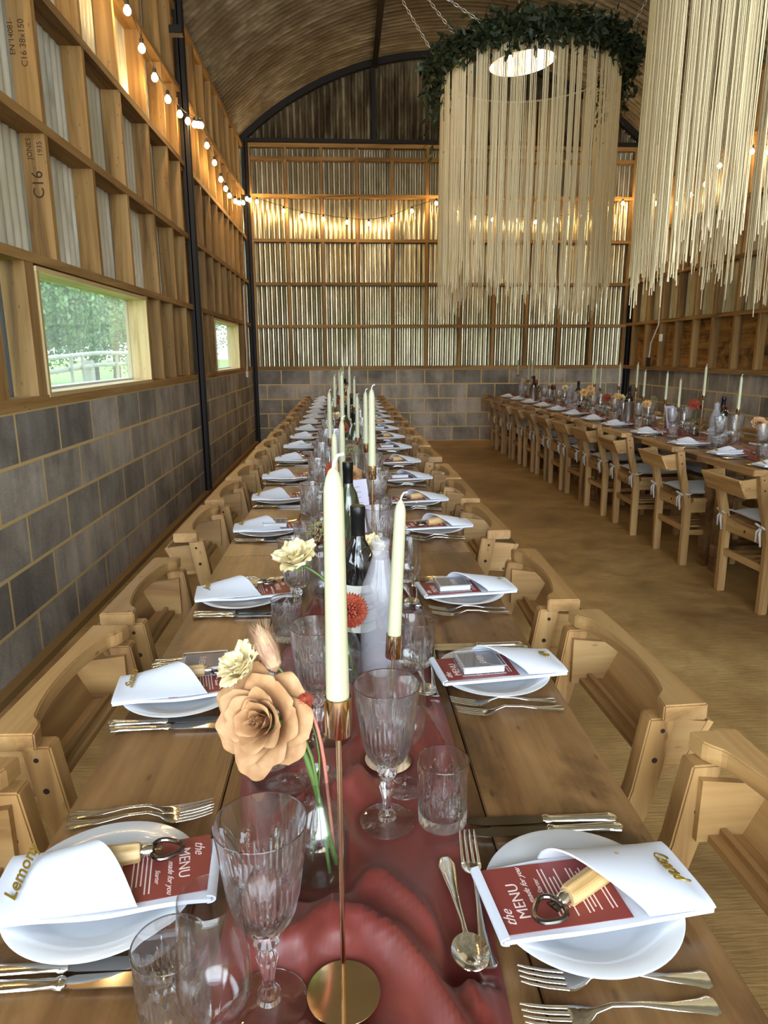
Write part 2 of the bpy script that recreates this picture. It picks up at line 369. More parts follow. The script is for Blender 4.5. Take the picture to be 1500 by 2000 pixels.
def corrsheet(ax, a0, a1, fixed, zf0, zf1, pitch=.076, amp=.011, per=16, room=-1, sym=False):
    """vertical corrugations; ax 0: runs along x at y=fixed; ax 1: along y at x=fixed"""
    m = MB(); n = int((a1-a0)/pitch*per); vs = []
    for i in range(n+1):
        a = a0+(a1-a0)*i/n; d = amp*1.2*math.cos(2*PI*a/pitch) if sym else room*amp*(2*abs(math.sin(PI*a/pitch))**.85-1)
        z0 = zf0(a) if callable(zf0) else zf0; z1 = zf1(a) if callable(zf1) else zf1
        for z in (z0, z1): vs.append((a, fixed+d, z) if ax == 0 else (fixed+d, a, z))
    m.add(vs, [(2*i, 2*i+2, 2*i+3, 2*i+1) for i in range(n)]); return m
# back wall timber and sheets
corrsheet(0, XL-.2, XJ+.2, YB+.125, ZB-.02, 4.36).build('corrugated_sheet', 'sheet', wb, fix=False)
SW = .045
for k in range(12):
    x = -1.345+k*.523
    MB().box(x-SW/2, x+SW/2, YB, YB+.10, 1.18, 4.31).build('stud', 'pine_z', wb, smooth=0)
for z, th in ((1.1525, .055), (1.782, .045), (2.402, .045), (3.022, .045), (3.642, .045), (4.15, .045), (4.325, .05)):
    MB().box(XL+.03, XR-.005, YB-.003, YB+.097, z-th/2, z+th/2).build('rail', 'pine_x', wb, smooth=0)
# left wall
DL = .115
W1 = (3.43, 5.19, 1.19, 1.745); W2 = (7.90, 9.55, 1.19, 1.735)
def side_sheet(parent, x, segs, sgn, mat='sheet_side'):
    for (a0, a1, z0, z1) in segs: corrsheet(1, a0, a1, x, z0, z1, sym=True).build('corrugated_sheet', mat, parent, fix=False)
side_sheet(wl, XL-.128, [(-1.62, YB+.1, 1.80, 4.34), (-1.62, -1.05, ZB, 1.80), (.77, 3.17, ZB, 1.80), (3.30, W1[0]-.03, ZB, 1.80), (W1[1]+.03, W2[0]-.03, ZB, 1.80), (W2[1]+.03, YB+.1, ZB, 1.80)], 1)
studsA = [-1.3, -.7, -.1, .5, 1.1, 1.7, 2.35, 3.05, 3.72, 4.36, 5.0, 5.66, 6.22, 6.66]
studsB = [7.16, 7.56, 8.02, 8.45, 8.87, 9.25, 9.63, 10.04, 10.46]
studs = []
for y in studsA+studsB:
    studs.append((y, MB().box(XL-DL, XL, y-.04, y, 1.82, 4.28).build('stud', 'pine_z', wl, smooth=0)))
for y, wd in ((2.55, .045), (3.02, .14), (3.395, .09), (5.27, .045), (5.63, .045), (6.03, .045), (6.55, .045), (7.0, .05), (7.28, .045), (7.63, .045), (7.86, .045), (9.64, .045), (10.14, .045), (10.5, .045)):
    MB().box(XL-DL, XL-.001, y-wd, y, 1.18, 1.78).build('stud', 'pine_z', wl, smooth=0)
for (a, b) in ((-1.62, 6.82), (6.96, YB)):
    for z, th in ((1.1525, .055), (1.80, .045), (2.42, .045), (3.04, .045), (3.65, .045), (4.29, .045)):
        MB().box(XL-DL, XL+.003, a, b, z-th/2, z+th/2).build('rail', 'pine_y', wl, smooth=0)
# timber grade stamps on the near stud
for s_, y_, z_, sz in (('C16', 3.68, 2.17, .075), ('JONES', 3.68, 2.33, .034), ('1935', 3.68, 2.33, .034), ('C16 38x150', 3.68, 2.78, .04), ('EN 14081', 3.68, 2.80, .035)):
    me = text_mesh(s_, sz, .0003, 0, 'ink')
    xx = {'C16': -1.468, 'JONES': -1.495, '1935': -1.445, 'C16 38x150': -1.47, 'EN 14081': -1.52}[s_]
    inst('stamp_lettering', me, studs[8][1], (xx, y_-.0005, z_), (PI/2, -PI/2, 0))
# right wall
side_sheet(wr, XR+.108, [(YF, YB+.1, 1.80, 4.34)], -1)
for y in [10.72, 10.25, 9.77, 9.30, 8.83, 8.36, 7.88, 7.40, 6.95, 6.6, 6.1, 5.6, 5.1, 4.6, 4.1, 3.6, 3.1]:
    MB().box(XR, XR+.095, y-.045, y, 1.18, 4.28).build('stud', 'pine_z', wr, smooth=0)
for z, th in ((1.1525, .055), (1.80, .045), (2.42, .045), (3.04, .045), (3.65, .045), (4.29, .045)):
    MB().box(XR-.003, XR+.095, 1.0, YB, z-th/2, z+th/2).build('rail', 'pine_y', wr, smooth=0)
for k in range(4):
    MB().box(XR+.090, XR+.108, YF, YB, 1.18+k*.155, 1.336+k*.155).build('board', 'osb_y', wr, smooth=0)
# steel columns, beams and the arched rib
def ibeam(m, x, y, z0, z1, a=.075, b=.10, t=.010):
    m.box(x-a/2, x+a/2, y-b/2, y-b/2+t, z0, z1); m.box(x-a/2, x+a/2, y+b/2-t, y+b/2, z0, z1); m.box(x-t/2, x+t/2, y-b/2, y+b/2, z0, z1)
for x, y, nm in ((XL+.015, 6.88, 'dark steel column standing midway along the left wall'), (XL+.03, YB-.045, 'dark steel column in the back left corner'), (XR+.035, YB-.045, 'dark steel column in the back right corner'), (XR+.02, 6.78, 'dark steel column midway along the right wall')):
    m = MB(); ibeam(m, x, y, 0, 4.44); o = m.build('column', 'steel', smooth=0); tag(o, nm, 'column', kind='structure')
m = MB(); m.box(XL+.02, XR+.02, YB-.06, YB+.06, 4.352, 4.40); tb = m.build('beam', 'steel', smooth=0); tag(tb, 'dark steel tie beam above the timber grid of the back wall', 'beam', kind='structure')
m = MB(); m.box(.445, .505, YB-.03, YB+.03, 4.40, 5.45); o = m.build('beam', 'steel', smooth=0); tag(o, 'dark upright post in the middle of the gable', 'beam', kind='structure')
m = MB(); m.box(.46, .53, YF, YB, 5.335, 5.40); o = m.build('beam', 'steel', smooth=0); tag(o, 'dark purlin running along under the arched roof', 'beam', kind='structure')
def rib(y0, y1, dr0, dr1):
    m = MB(); n = 40; xa, xb = XL-.08, XJ-.02; vs = []
    for i in range(n+1):
        x = xa+(xb-xa)*i/n
        for (y, d) in ((y0, dr0), (y1, dr0), (y1, dr1), (y0, dr1)): vs.append((x, y, arcz(x, d)))
    fs = [(i*4+k, i*4+(k+1) % 4, (i+1)*4+(k+1) % 4, (i+1)*4+k) for i in range(n) for k in range(4)]+[(0, 1, 2, 3), (n*4+3, n*4+2, n*4+1, n*4)]
    return m.add(vs, fs)
rb = rib(YB-.10, YB-.02, -.02, -.10).build('beam', 'steel', smooth=60); tag(rb, 'curved dark steel rib under the roof at the back gable', 'beam', kind='structure')
# gable sheets and roof
gb = corrsheet(0, XL-.02, XJ-.05, YB+.05, 4.40, lambda x: arcz(x, -.055), amp=.018, pitch=.09).build('wall_gable', 'gable', fix=False); tag(gb, 'rusty corrugated gable above the back wall', 'wall', kind='structure')
m = MB(); n = int((YB+.05-YF)/.10*8); A = 44; vs = []
for i in range(n+1):
    y = YF+(YB+.05-YF)*i/n; d = .020*math.cos(2*PI*y/.10)
    for j in range(A+1):
        x = XL-.17+(XJ+.15-XL+.17)*j/A; vs.append((x, y, arcz(x, d)))
m.add(vs, [(i*(A+1)+j, (i+1)*(A+1)+j, (i+1)*(A+1)+j+1, i*(A+1)+j+1) for i in range(n) for j in range(A)])
rf = m.build('ceiling', 'roof', fix=False, smooth=180); tag(rf, 'weathered corrugated iron barrel roof', 'ceiling', kind='structure')

# ------------------------------------------------------------------ windows and outside
def window(nm, W, label):
    y0, y1, z0, z1 = W; xo = XL-.15; t_ = .022
    root = empty(nm, (0, 0, 0)); tag(root, label, 'window', kind='structure')
    m = MB(); m.box(xo, XL+.006, y0-t_, y1+t_, z0-t_, z0); m.box(xo, XL+.006, y0-t_, y1+t_, z1, z1+t_); m.build('frame', 'frame', root, smooth=0)
    m = MB(); m.box(xo, XL+.006, y0-t_, y0, z0, z1); m.box(xo, XL+.006, y1, y1+t_, z0, z1); m.build('jamb', 'frame_z', root, smooth=0)
    MB().box(xo+.02, xo+.026, y0, y1, z0, z1).build('pane', 'pane', root, smooth=0)
    MB().box(xo-.06, xo+.018, y0-.02, y1+.02, z0-.03, z0+.012).build('sill', 'pvc', root, smooth=0)
window('window_1', W1, 'large low window in the left wall looking out on hedge and fence')
window('window_2', W2, 'smaller-looking window in the far bay of the left wall')
window('window_3', (-1.02, .74, 1.19, 1.745), 'nearest window of the left wall, beside the photographer')
MB_ = MB().tube([(XL-.11, 3.23, 1.18), (XL-.11, 3.23, 1.78)], .028, 16).build('down_pipe', 'pipe'); tag(MB_, 'grey metal pipe standing left of the near window', 'pipe')

def crown(R, n, seed):
    r = random.Random(seed); m = MB(); lobes = []
    for _ in range(26):
        a = r.uniform(0, 2*PI); b = r.uniform(-.3, 1); q = R*r.uniform(.35, .75)
        lobes.append((Vector((math.cos(a)*q*math.sqrt(1-b*b*.8), math.sin(a)*q*math.sqrt(1-b*b*.8), R*.9+b*R*.75)), R*r.uniform(.28, .48)))
    for k in range(n):
        c, q = r.choice(lobes); d = Vector((r.gauss(0, 1), r.gauss(0, 1), r.gauss(0, 1))).normalized(); pt = c+d*q*r.uniform(.8, 1.05)
        a = Vector((r.gauss(0, 1), r.gauss(0, 1), r.gauss(0, 1))).normalized(); b = a.cross(d).normalized(); s_ = r.uniform(.045, .10)
        m.add([pt-a*s_, pt+b*s_*.5, pt+a*s_, pt-b*s_*.5], [(0, 1, 2, 3)])
    return m
def tree(loc, R, n, seed, label):
    o = empty('hedgerow_tree', loc); tag(o, label, 'tree', 'trees of the hedgerow outside')
    crown(R, n, seed).build('foliage', 'hedge', o, smooth=0, fix=False)
    MB().tube([(0, 0, -.3), (.05, .03, R*.7), (.1, -.05, R*1.2)], [.16, .12, .07], 8).build('trunk', 'bark', o)
for i, (x, y, R, q) in enumerate(((-8.5, 19, 2.7, 'broad leafy tree nearest the near window'), (-10, 23.5, 3.1, 'tall leafy tree in the middle of the near window view'), (-8.8, 27.5, 3.0, 'pale green tree at the right of the near window view'), (-11.5, 33, 3.6, 'dark leafy tree seen through the far window'), (-9.2, 40, 4.2, 'big leafy tree behind the far end of the fence'), (-12.5, 18, 3.2, 'leafy tree standing behind the nearest hedgerow tree'), (-14, 27, 4.2, 'tallest tree at the back of the hedgerow'))):
    tree((x, y, 0), R, 16000, 30+i, q)
tr = empty('rail_fence', (0, 0, 0)); tag(tr, 'weathered wooden rail fence outside the near window', 'fence')
for y in (9.6, 12.7, 15.9, 19.2, 22.4): MB().box(-4.59, -4.47, y-.09, y+.09, .05, 1.27).build('post', 'fence', tr, smooth=0)
for z, d in ((1.34, 0), (1.13, .03)):
    MB().tube([(-4.45-d, 8.2, z-.09), (-4.45-d, 10.8, z-.02), (-4.45-d, 13, z+.06), (-4.45-d, 18, z+.06), (-4.45-d, 25, z+.05)], .038, 8).build('rail', 'fence', tr)
for y in (11.6, 12.1, 13.9, 14.6, 15.2, 16.6, 17.6): MB().tube([(-4.42, y, .06), (-4.42, y, 1.36)], .028, 6).build('upright', 'fence', tr)

# ------------------------------------------------------------------ festoon lights
bulb_me = MB().lathe([(0, -.055), (.010, -.053), (.019, -.044), (.0235, -.031), (.021, -.018), (.013, -.006), (.011, 0)], 14, cap=False).mesh('bulb', 'bulb', smooth=180)
sock_me = MB().lathe([(.011, 0), (.0135, .001), (.0135, .03), (.006, .036)], 10).mesh('socket', 'cable')
def festoon(label, pts, sockets=True):
    root = empty('festoon_lights', pts[0][0]); tag(root, label, 'string lights', 'warm festoon lights around the walls')
    o0 = Vector(pts[0][0]); cab = []
    for i, (a, isb) in enumerate(pts):
        a = Vector(a); cab.append(a-o0+Vector((0, 0, .038)))
        if isb:
            inst('bulb', bulb_me, root, a-o0); inst('socket', sock_me, root, a-o0)
    cab2 = []
    for i in range(len(cab)-1):
        a, b = cab[i], cab[i+1]; L_ = (b-a).length
        for k in range(4):
            t = k/4; cab2.append(a.lerp(b, t)-Vector((0, 0, .03*L_*4*t*(1-t))))
    cab2.append(cab[-1]); MB().tube(cab2, .004, 5).build('cable', 'cable', root)
BB = [(-1.34, 3.55), (-1.24, 3.53), (-.86, 3.41), (-.59, 3.34), (-.28, 3.30), (.07, 3.26), (.39, 3.24), (.73, 3.30), (1.03, 3.42), (1.39, 3.53), (1.69, 3.42), (1.99, 3.33), (2.24, 3.31), (2.59, 3.30), (2.89, 3.28), (3.22, 3.31), (3.58, 3.35), (3.9, 3.42), (4.21, 3.55)]
festoon('warm festoon bulbs sagging in swags across the back wall', [((x, YB-.10, z+.03), True) for x, z in BB])
LB = [(1.2, 3.35), (1.7, 3.28), (2.2, 3.26), (2.7, 3.30), (3.2, 3.38), (3.7, 3.55), (4.2, 3.66), (4.6, 3.55), (4.98, 3.47), (5.27, 3.37), (5.57, 3.30), (5.94, 3.28), (6.34, 3.30), (6.65, 3.34), (6.94, 3.40), (7.12, 3.45), (7.27, 3.49), (7.51, 3.38), (7.9, 3.32), (8.25, 3.24), (8.55, 3.21), (8.81, 3.19), (9.26, 3.22), (9.61, 3.27), (10.0, 3.35), (10.4, 3.48)]
festoon('warm festoon bulbs strung along the left wall', [((XL+.09, y, z+.03), True) for y, z in LB])
RB = [(10.65, 3.62), (10.38, 3.50), (9.99, 3.38), (9.67, 3.30), (9.32, 3.25), (8.98, 3.28), (8.65, 3.33), (8.35, 3.46), (7.95, 3.55), (7.7, 3.44), (7.4, 3.36), (7.0, 3.32), (6.5, 3.30), (6.0, 3.34), (5.5, 3.45), (5.0, 3.58), (4.5, 3.45), (4.0, 3.38), (3.5, 3.45)]
festoon('warm festoon bulbs strung along the right wall', [((XR-.09, y, z+.03), True) for y, z in RB])

# ------------------------------------------------------------------ macrame chandeliers, garland, pendants
def chain_mb(a, b, sag):
    a, b = Vector(a), Vector(b); m = MB(); L_ = (b-a).length; n = int(L_/.034)
    P = [a.lerp(b, i/n)-Vector((0, 0, sag*4*(i/n)*(1-i/n))) for i in range(n+1)]
    for i in range(n):
        d = (P[i+1]-P[i]); u = d.normalized(); s_ = u.cross(Vector((0, 0, 1))).normalized(); t_ = s_.cross(u)
        w_ = s_ if i % 2 else t_; c = (P[i]+P[i+1])/2; h = d.length*.62
        pts = [c+u*h*math.cos(2*PI*k/8)+w_*.009*math.sin(2*PI*k/8) for k in range(9)]
        m.tube(pts, .0028, 4, cap=False)
    return m
def macrame(loc, R, zbot, label, seed, chains, nb=64, per=8):
    r = random.Random(seed); root = empty('macrame_chandelier', loc); tag(root, label, 'chandelier', 'macrame string chandeliers')
    pts = [(R*math.cos(2*PI*k/64), R*math.sin(2*PI*k/64), 0) for k in range(65)]
    MB().tube(pts, .008, 8, cap=False).build('hoop', 'hoop', root)
    m = MB()
    for b in range(nb):
        a0 = 2*PI*(b+r.uniform(-.25, .25))/nb; base = zbot-loc[2]+.12*math.sin(a0*3+seed)+r.uniform(-.06, .06); wdt = 2*PI/nb*r.uniform(.55, .95)
        for k in range(per):
            a = a0+wdt*(k/per-.5)+r.uniform(-.004, .004); zb = base+r.uniform(-.07, .07)-(.12 if r.random() < .05 else 0); x, y = R*math.cos(a), R*math.sin(a)
            ph = r.uniform(0, 6); am = r.uniform(.002, .008); P = []
            for q in range(9):
                t = q/8; z = t*zb; fr = am*t*math.sin(ph+t*7)+ (r.uniform(-.012, .012) if q == 8 else 0)
                P.append((x*(1+.01*math.cos(ph)*t)+fr*math.cos(ph), y*(1+.01*math.cos(ph)*t)+fr*math.sin(ph), z))
            m.tube(P, r.uniform(.0020, .0034), 4, cap=False)
    fr = m.build('string_fringe', 'rope', root, smooth=180, fix=False); tag(fr, kind='stuff')
    for a, b, s_ in chains:
        chain_mb(Vector(a)-Vector(loc), Vector(b)-Vector(loc), s_).build('chain', 'chain', root, smooth=180, fix=False)
    return root
c1 = (1.5, 6.0, 3.55); R1 = .70
macrame(c1, R1, 1.84, 'round hanging curtain of cream macrame strings over the aisle, farther one', 3,
        [((.80, 6.0, 3.56), (-.21, 6.0, 5.20), .06), ((.91, 5.62, 3.56), (-.39, 5.6, 5.10), .03), ((1.12, 5.41, 3.56), (-.90, 5.4, 4.82), .03), ((2.06, 5.58, 3.56), (3.01, 5.7, 5.27), .03)])
c2 = (2.12, 3.35, 3.62)
macrame(c2, .70, 1.80, 'nearer curtain of cream macrame strings hanging at the right', 8, [((1.6, 2.9, 3.63), (1.4, 2.4, 5.4), .03), ((2.6, 2.9, 3.63), (2.7, 2.4, 5.35), .03), ((2.12, 4.04, 3.63), (2.12, 4.4, 5.4), .02)], nb=58, per=11)
def garland(loc, R, a0, a1, n, label):
    r = random.Random(11); m = MB()
    for k in range(n):
        a = r.uniform(a0, a1); ed = min(a-a0, a1-a)
        drop = .05 if ed > .6 else .05+.36*(1-ed/.6)
        c = Vector((math.cos(a)*(R+r.gauss(.03, .06)), math.sin(a)*(R+r.gauss(.03, .06)), r.gauss(.05, .05)-abs(r.gauss(0, drop*.6))))
        d = Vector((r.gauss(0, 1), r.gauss(0, 1), r.gauss(-.5, .8))).normalized(); s_ = d.cross(Vector((r.gauss(0, 1), r.gauss(0, 1), r.gauss(0, 1)))).normalized(); n_ = d.cross(s_)
        ln = r.uniform(.05, .10); wd = ln*r.uniform(.14, .22)
        m.add([c, c+d*ln*.35+s_*wd+n_*.004, c+d*ln*.75+s_*wd*.7, c+d*ln, c+d*ln*.75-s_*wd*.7, c+d*ln*.35-s_*wd+n_*.004], [(0, 1, 2, 3, 4, 5)])
    root = empty('foliage_garland', loc); tag(root, label, 'garland')
    m.build('leaves', 'leaf', root, smooth=0, fix=False)
    MB().tube([(R*math.cos(a0+(a1-a0)*k/30), R*math.sin(a0+(a1-a0)*k/30), .022) for k in range(31)], .009, 6).build('branch', 'bark', root)
garland(c1, R1, PI*.93, PI*2.10, 3400, 'dark green eucalyptus garland around the hoop of the farther chandelier')
def pendant(loc, tilt, label, top):
    root = empty('pendant_lamp', loc); root.rotation_euler = tilt; tag(root, label, 'lamp')
    MB().lathe([(.262, .0), (.268, .004), (.262, .03), (.20, .12), (.09, .20), (.05, .22), (.03, .28), (0, .28)], 48).build('shade', 'hoop', root)
    MB().lathe([(0, -.004), (.252, -.004), (.256, -.001)], 48, cap=False).build('diffuser', 'lamp', root, smooth=180)
    MB().tube([(0, 0, .28), (0, 0, top-loc[2])], .008, 6).build('rod', 'chain', root)
pendant((1.44, 6.0, 3.60), (0, -.10, 0), 'round lit pendant lamp inside the farther macrame chandelier', 5.5)
# socket, switch, conduit
o = MB().box(XL+.002, XL+.03, 10.10, 10.19, 1.045, 1.13).build('junction_box', 'pvc', bevel=.004); tag(o, 'white junction box on the left wall near the corner', 'electrical box')
o = MB().tube([(XL+.015, 10.14, 1.13), (XL+.02, 10.16, 1.4), (XL+.02, 10.12, 1.7), (XL+.02, 10.14, 2.3)], .008, 6).build('wall_cable', 'pvc'); tag(o, 'thin white cable rising from the box on the left wall', 'cable')
root = empty('switched_socket', (0, 0, 0)); tag(root, 'small wall fitting with dangling lead near the back right corner', 'electrical fitting')
MB().tube([(XR-.02, 9.75, 4.0), (XR-.02, 9.75, 1.75), (XR-.02, 9.95, 1.5), (XR-.02, 9.97, 1.3)], .010, 6).build('lead', 'pvc', root)
MB().box(XR-.05, XR-.01, 9.93, 10.0, 1.17, 1.30).build('housing', 'steel', root, bevel=.004)
o = MB().lathe([(0, 0), (.022, .002), (.026, .02), (.026, .09), (.02, .10), (0, .10)], 16).build('wall_light', 'pvc'); o.location = (XR-.03, 9.62, 1.52); tag(o, 'small pale bulkhead light on the boarded right wall', 'light')
o = MB().box(-1.36, -1.26, 6.27, 6.36, 3.87, 3.93).build('wall_speaker', 'steel', bevel=.004); tag(o, 'small dark unit fixed high on the left wall', 'fitting')

# ------------------------------------------------------------------ chairs
def make_chair():
    root = empty('church_chair')
    # side profile of the rear stile: foot, seat, leaning top
    prof_o = [(-.145, 0), (-.148, .40), (-.172, .50), (-.205, .62), (-.228, .755)]
    prof_i = [(-.098, 0), (-.100, .40), (-.125, .50), (-.158, .62), (-.180, .755)]
    loop = prof_o+prof_i[::-1]
    for sx in (-1, 1):
        xa, xb = sorted((sx*.176, sx*.212)); n = len(loop)
        m = MB(); m.add([(xa, y, z) for y, z in loop]+[(xb, y, z) for y, z in loop], [])
        k = 5
        for i in range(k-1):
            a, b, c_, d = i, i+1, n-2-i, n-1-i
            m.f += [(a, d, c_, b), (n+a, n+b, n+c_, n+d)]
        for i in range(n): j = (i+1) % n; m.f.append((i, j, n+j, n+i))
        st = m.build('stile', 'chair_z', root, smooth=0, bevel=.003)
        h = MB()
        for (y, z, r) in ((-.204, .732, .0042), (-.194, .676, .0052), (-.130, .46, .004)):
            for xf in (xa, xb):
                h.lathe([(0, -.0006), (r, -.0006), (r, .0006), (0, .0006)], 12, mat=Matrix.Translation((xf, y, z)) @ Matrix.Rotation(PI/2, 4, 'Y'), cap=False)
        h.build('screw_hole', 'hole', st)
    # top rail with scooped inner edge
    W = .224; yo = -.275; pts = [(-W, yo), (W, yo)]; inner = []
    def ye(x):
        a = abs(x)/W
        if a > .86: return -.196-(1-a)*.03
        if a > .74: t = (.86-a)/.12; return -.2002-.020*t**1.3
        t = a/.74; return -.2202-.021*(1-t**2.2)
    for i in range(57): x = W-2*W*i/56; inner.append((x, ye(x)))
    MB().prism(pts+inner, .755, .786).build('top_rail', 'chair_x', root, smooth=0, bevel=.003)
    # hymn-book box hung behind the stiles
    th = .012
    def slab(a, b, c_, d, out):
        a, b, c_, d = map(Vector, (a, b, c_, d)); n_ = (b-a).cross(d-a).normalized()
        if n_.dot(Vector(out)) < 0: n_ = -n_
        return MB().add([a, b, c_, d, a-n_*th, b-n_*th, c_-n_*th, d-n_*th], [(0, 1, 2, 3), (7, 6, 5, 4), (0, 4, 5, 1), (1, 5, 6, 2), (2, 6, 7, 3), (3, 7, 4, 0)])
    e = .176
    e2 = e+.0012; bx = slab((-e2, -.318, .722), (e2, -.318, .722), (e2, -.272, .628), (-e2, -.272, .628), (0, -1, 0)).build('book_box', 'chair_x', root, smooth=0)
    for sx in (-1, 1):
        slab((sx*e, -.190, .738), (sx*e, -.316, .722), (sx*e, -.270, .628), (sx*e, -.190, .632), (sx, 0, 0)).build('end_panel', 'chair_y', bx, smooth=0)
    slab((-e2, -.208, .6315), (e2, -.208, .6315), (e2, -.271, .6275), (-e2, -.271, .6275), (0, 0, -1)).build('bottom_slat', 'chair_x', bx, smooth=0)
    MB().box(-e+.012, e-.012, -.236, -.226, .640, .654).build('lip', 'chair_x', bx, smooth=0)
    # seat, dished
    def top(u, v):
        x = -.212+.424*u; y = -.095+.345*v; return (x, y, .452-.014*(1-(2*u-1)**2)*(1 if v < .9 else (1-v)*10))
    MB().grid(lambda u, v: top(u, v), 10, 10, th=.026).build('seat', 'chair_y', root, smooth=30)
    for sx in (-1, 1):
        xa, xb = sorted((sx*.172, sx*.210)); MB().box(xa, xb, .195, .235, 0, .425).build('leg', 'chair_z', root, smooth=0, bevel=.003)
        xa, xb = sorted((sx*.186, sx*.206)); MB().box(xa, xb, -.10, .20, .355, .424).build('apron', 'chair_y', root, smooth=0)
        MB().box(xa, xb, -.10, .20, .205, .238).build('side_stretcher', 'chair_y', root, smooth=0)
    n = 12; pts = [(-.18+.36*i/n, .452-.017*(1-(2*i/n-1)**2)) for i in range(n+1)]
    m = MB(); m.add([(x, y, z) for y in (-.135, -.112) for x, z in [(-.18, .372)]+pts+[(.18, .372)]], [])
    k = n+3; m.f += [tuple(range(k)), tuple(range(k, 2*k))[::-1]]+[(i, (i+1) % k, k+(i+1) % k, k+i) for i in range(k)]
    ap = m.build('back_apron', 'chair_x', root, smooth=25)
    MB().lathe([(0, 0), (.008, 0), (.008, .002), (0, .002)], 10, mat=Matrix.Translation((0, -.1345, .405)) @ Matrix.Rotation(PI/2, 4, 'X'), cap=False).build('screw_hole', 'hole', ap)
    MB().box(-.18, .18, -.132, -.112, .225, .262).build('back_stretcher', 'chair_x', root, smooth=0)
    MB().box(-.175, .175, .205, .225, .355, .42).build('front_apron', 'chair_x', root, smooth=0)
    for x in (-.09, 0, .09): MB().box(x-.018, x+.018, -.115, .21, .232, .244).build('shelf_slat', 'chair_y', root, smooth=0)
    return root
chair = Proto(make_chair())
LY = [.71, 1.215, 1.735, 2.455, 2.99, 3.50, 4.08, 4.61, 5.11, 5.68, 6.26, 6.79, 7.38, 7.95, 8.52, 9.08, 9.6]
RY = [.71, 1.235, 1.765, 2.42, 2.95, 3.43, 4.10, 4.62, 5.15, 5.72, 6.27, 6.83, 7.40, 7.96, 8.52, 9.08, 9.62]
AY = [2.83, 3.53, 4.41, 5.17, 5.83, 6.42, 6.96, 7.52, 8.06, 8.64, 9.18, 9.62, 10.02]
FY = [3.0, 3.75, 4.45, 5.15, 5.8, 6.4, 7.0, 7.6, 8.2, 8.8, 9.35, 9.85]
GC = 'church chairs along the tables'
for i, y in enumerate(LY): chair.put((-.297+rnd.uniform(-.008, .008), y, 0), -PI/2+rnd.uniform(-.03, .03), f'wooden church chair at the long central table, window side, {ORD[i]} from the front', 'chair', GC)
for i, y in enumerate(RY): chair.put((([.345, .322, .292][i] if i < 3 else .275+rnd.uniform(-.008, .008)), y, 0), PI/2+(.045 if i < 2 else rnd.uniform(-.04, .04)), f'wooden church chair at the long central table, aisle side, {ORD[i]} from the front', 'chair', GC)
for i, y in enumerate(AY): chair.put((2.315+rnd.uniform(-.01, .01), y, 0), -PI/2+rnd.uniform(-.04, .06), f'wooden church chair at the right-hand table, aisle side, {ORD[i]} from the front', 'chair', GC)
for i, y in enumerate(FY): chair.put((2.90, y, 0), PI/2+rnd.uniform(-.05, .05), f'wooden church chair on the far side of the right-hand table, {ORD[i]} from the front', 'chair', GC)

def make_cushion():
    r = random.Random(5)
    def f(u, v, s):
        x = (2*u-1); y = (2*v-1); e = (1-abs(x)**4)*(1-abs(y)**4); pf = max(e, 0)**.45
        d = sum(.005*math.exp(-((x-a)**2+(y-b)**2)/.02) for a, b in ((-.45, -.45), (.45, -.45), (-.45, .45), (.45, .45), (0, 0)))
        w_ = .0022*math.sin(9*x+4*y)+.002*math.sin(7*y-5*x)
        return (x*.185*(1-.03*y*y), .055+y*.16, .459+s*pf*(.026+w_)+(.022 if s > 0 else .022)-d*s*pf)
    root = empty('seat_cushion')
    m = MB(); m.grid(lambda u, v: f(u, v, 1), 18, 18); m.grid(lambda u, v: f(u, v, -.8), 18, 18)
    m.build('pad', 'cushion', root, smooth=180)
    for sx in (-1, 1):
        m = MB()
        m.tube([(sx*.17, -.09, .475), (sx*.205, -.10, .48), (sx*.222, -.12, .478), (sx*.20, -.158, .478), (sx*.19, -.165, .476)], .0055, 5)
        for dx, dz, l in ((.02, -.10, 1), (-.025, -.085, 1), (.045, .0, .5), (-.04, .012, .5)):
            m.tube([(sx*.19, -.166, .476), (sx*.19+dx*.6, -.178, .476+dz*.4+.008), (sx*.19+dx, -.172, .476+dz)], [.006, .007, .005], 5)
        m.build('tie', 'cushion', root, smooth=180)
    return root
cush = Proto(make_cushion())
for i, y in enumerate(AY): cush.put((2.318, y, 0), -PI/2, f'pale grey tied cushion on the {ORD[i]} aisle-side chair of the right-hand table', 'cushion', 'grey tied seat cushions')
for i, y in enumerate(FY[:6]): cush.put((2.897, y, 0), PI/2, f'pale grey tied cushion on the {ORD[i]} far-side chair of the right-hand table', 'cushion', 'grey tied seat cushions')

# ------------------------------------------------------------------ tables
TZ = .74
def table(x0, x1, y0, y1, label):
    root = empty('trestle_table', ((x0+x1)/2, (y0+y1)/2, 0)); tag(root, label, 'table', 'rustic trestle tables'); hx, hy = (x1-x0)/2, (y1-y0)/2
    w_ = [.213, .186, .186, .213]; s_ = 2*hx/sum(w_); x = -hx
    for k in w_:
        MB().box(x+.0012, x+k*s_-.0012, -hy+.001, hy-.001, TZ-.035, TZ).build('plank', 'table', root, smooth=0, bevel=.0018); x += k*s_
    for sy in (-1, 1):
        y = sy*(hy-.07)
        MB().box(-hx+.10, hx-.10, y-.03, y+.03, TZ-.10, TZ-.036).build('bearer', 'table', root, smooth=0)
        for sx in (-1, 1):
            a = Matrix.Translation((sx*(hx-.17), y, 0)); MB().box(-.04, .04, -.035, .035, 0, TZ-.10, mat=a).build('leg', 'table', root, smooth=0)
        MB().box(-hx+.12, hx-.12, y-.02, y+.02, .10, .17).build('foot_rail', 'table', root, smooth=0)
XT = .399
ys = [.08, 2.112, 4.14, 6.17, 8.20, 10.22]
for i in range(5): table(-XT, XT, ys[i], ys[i+1], f'rustic wooden table section, {ORD[i]} from the front in the long central row')
